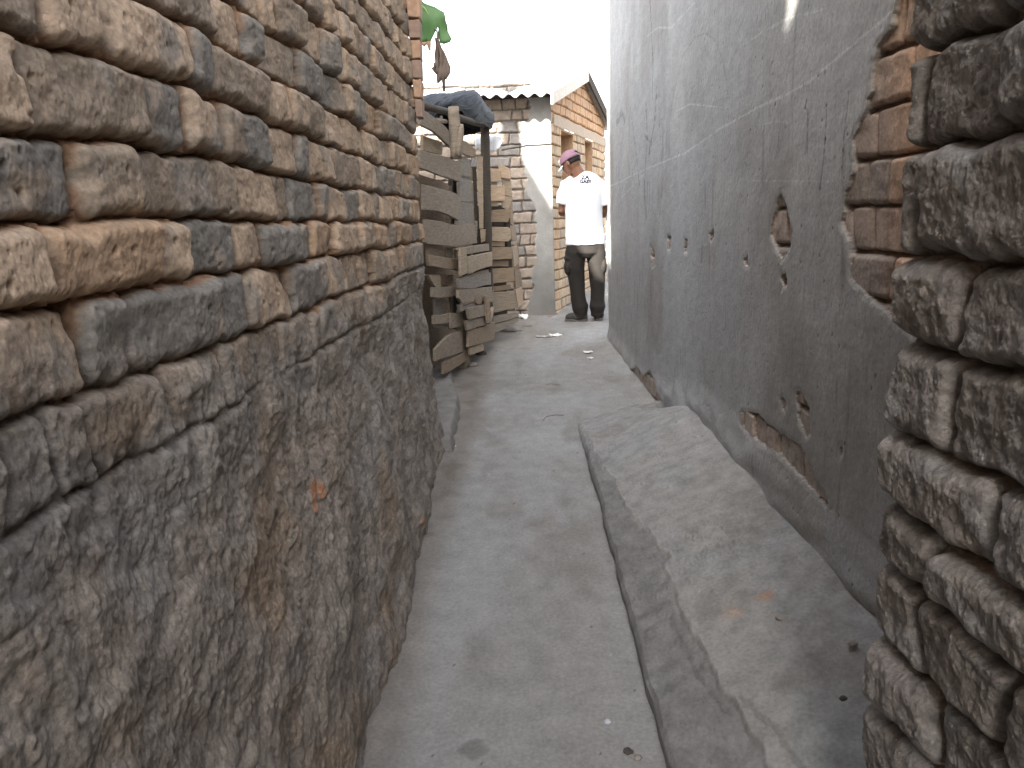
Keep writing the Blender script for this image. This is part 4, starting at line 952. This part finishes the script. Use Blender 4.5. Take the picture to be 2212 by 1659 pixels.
    a, b = q(1268, 686), q(1222, 690); a[2] = gl+.05; b[2] = gl+.038; a[1] = 7.99; b[1] = 8.03; dv = b-a
    s1 = shoe([a-dv*.02, a+dv*.08, a+dv*.35, a+dv*.6, a+dv*.85, a+dv*1.0], [(.030, .03), (.042, .05), (.045, .055), (.048, .045), (.042, .034), (.018, .018)])
    def sole(a, dv, w_, par):
        d = dv/np.linalg.norm(dv); sdv = np.array([-d[1], d[0], 0]); L = np.linalg.norm(dv); out = []
        prof = [(-.02, .5), (0, .8), (.1, 1), (.4, .85), (.7, 1.1), (.9, .95), (1.02, .5)]
        for t, k in prof: out.append(a+d*L*t+sdv*w_*k)
        for t, k in prof[::-1]: out.append(a+d*L*t-sdv*w_*k)
        out = [(p[0], p[1], gl-.002) for p in out]; return prism('sole', out, (0, 0, .026), M_sole, par, bevel=.004)
    sole(a, dv, .044, s1)
    a2 = np.array([q(1292, 684)[0], 7.97, gl+.05]); dv2 = np.array([.03, .25, -.012])
    s2 = shoe([a2-dv2*.02, a2+dv2*.1, a2+dv2*.35, a2+dv2*.6, a2+dv2*.85, a2+dv2], [(.030, .03), (.043, .05), (.046, .055), (.048, .045), (.042, .034), (.018, .018)])
    sole(a2, dv2, .044, s2)
person()

# ------------------------------------------------------------------ small things lying about
M_paper = mat('paper', (.70, .69, .66), rough=.7, var=.06); M_stone = mat('rubble', (.24, .215, .19), rough=.95, bump=.6, bscale=60, bdist=.004)
M_clod = mat('dark_clod', (.07, .062, .055), rough=.95); M_chip = mat('brick_chip', (.40, .20, .11), rough=.9); M_straw = mat('straw', (.40, .34, .24), rough=.9)
def stone(name, x, y, size, mt, label, cat, hgt=0., seed=0, group=None):
    p = on_ground(x, y, hgt); rs = np.random.RandomState(seed+5); bm = bmesh.new(); bmesh.ops.create_icosphere(bm, subdivisions=3, radius=1)
    for v in bm.verts:
        c = v.co; k = 1+.28*float(gn(c.x*1.6+seed, c.y*1.6+c.z, seed))+.10*float(gn(c.x*5+seed, c.y*5-c.z*3, seed+2)); v.co = Vector((c.x*size[0]*k, c.y*size[1]*k, c.z*size[2]*k))
    me = bpy.data.meshes.new(name); bm.to_mesh(me); bm.free()
    for q_ in me.polygons: q_.use_smooth = True
    o = link(name, me, mt); o.location = (p[0], p[1], p[2]+size[2]*.45); o.rotation_euler = (0, 0, rs.rand()*3)
    return tag(o, label, cat, group)
def scrap(name, x, y, w_, d_, rot, label, cat='litter', mt=None, curl=.012, group=None, hgt=0.):
    p = on_ground(x, y, hgt); n = 9; A, B = np.meshgrid(np.linspace(-.5, .5, n), np.linspace(-.5, .5, n))
    P = np.stack([A*w_*(1+.2*gn(B*3, A*0, int(x))), B*d_*(1+.3*gn(A*3, B*0, int(y))), np.abs(curl*gn(A*2+x, B*2, 3))+curl*.5*(A*2)**2+.004], -1)
    o = grid(name, P, mt or M_paper); o.modifiers.new('t', 'SOLIDIFY').thickness = .0012
    o.location = (p[0], p[1], p[2]+.004); o.rotation_euler = (math.radians(3), 0, rot); return tag(o, label, cat, group)
scrap('paper_scrap', 1199, 726, .10, .12, .4, 'white torn paper scrap, right one of the pair on the path before the man')
scrap('paper_scrap', 1176, 729, .15, .06, -.1, 'long flat pale paper scrap left of the white one on the path', mt=mat('dull_paper', (.42, .41, .38)))
scrap('paper_scrap', 1270, 763, .075, .05, .2, 'small white scrap near the far foot of the plastered wall')
scrap('paper_scrap', 1275, 776, .045, .03, .5, 'tiny white scrap just nearer than another beside the plastered wall')
scrap('paper_scrap', 1126, 690, .11, .12, .8, 'crumpled white paper ball at the end of the slatted fence', curl=.06)
scrap('paper_scrap', 944, 976, .022, .016, .3, 'tiny white chip at the foot of the left wall', curl=.005)
scrap('paper_scrap', 982, 968, .022, .010, 1.1, 'tiny white sliver beside the low kerb on the left', curl=.005)
stone('stone_slab', 1102, 716, (.13, .09, .035), M_stone, 'flat grey stone slab lying by the fence foot', 'stone', seed=1)
stone('pebble', 1313, 1562, (.010, .008, .007), mat('pale_pebble', (.45, .47, .50)), 'pale bluish pebble alone on the near path', 'pebble', seed=2)
stone('dirt_clod', 1356, 1624, (.014, .012, .005), M_clod, 'dark clod of dirt near the kerb at the picture bottom', 'clod', seed=3)
stone('dirt_clod', 1378, 1638, (.011, .010, .006), M_stone, 'pale crumb of mortar beside the dark clod at the kerb', 'crumb', seed=4)
stone('brick_chip', 1187, 683, (.035, .02, .008), M_chip, 'small orange brick chip on the ground by the house corner', 'brick chip', seed=5)
stone('stone', 1200, 678, (.016, .014, .010), M_clod, 'small dark stone at the house corner', 'stone', seed=6)
stone('stone', 1140, 706, (.05, .03, .016), M_stone, 'low stone between the slab and the crumpled paper', 'stone', seed=7)
stone('stone', 1038, 765, (.06, .04, .02), M_clod, 'dark lump of earth under the patchwork panel', 'stone', seed=8)
stone('stone', 1020, 790, (.05, .04, .018), M_stone, 'grey stone at the foot of the panel, nearer than the dark lump', 'stone', seed=9)
stone('stone', 1690, 1340, (.020, .014, .010), M_stone, 'pale lump of mortar in the middle of the ledge', 'stone', .19, 10)
stone('stone', 1705, 1322, (.013, .010, .008), M_stone, 'smaller mortar lump just beyond the pale one on the ledge', 'stone', .19, 11)
stone('stone', 1842, 1392, (.016, .012, .007), M_stone, 'mortar crumb on the ledge near the rough brick wall', 'stone', .25, 12)
stone('stone', 1775, 1157, (.018, .010, .006), M_clod, 'dark crumb on the ledge beside the plastered wall', 'stone', .27, 13)
stone('stone', 1821, 1511, (.009, .008, .006), M_clod, 'small round dark pebble on the ledge at lower right', 'stone', .24, 14)
def twig(pts, r_, mt, label, hgt=0.):
    ps = [on_ground(x, y, hgt)+np.array([0, 0, .004+r_]) for x, y in pts]
    o = pyobj('twig', tube_mesh(ps, [r_]*len(ps), 6), mt); tag(o, label, 'twig')
twig([(1172, 911), (1180, 902), (1200, 898), (1218, 899)], .0015, M_clod, 'thin dark curved twig across the path before the ledge tip')
twig([(840, 1491), (828, 1512)], .0015, M_straw, 'short pale straw on the path by the left wall')
twig([(1180, 832), (1190, 830), (1210, 833)], .0025, M_stone, 'dark flattened twig on the path further up the alley')
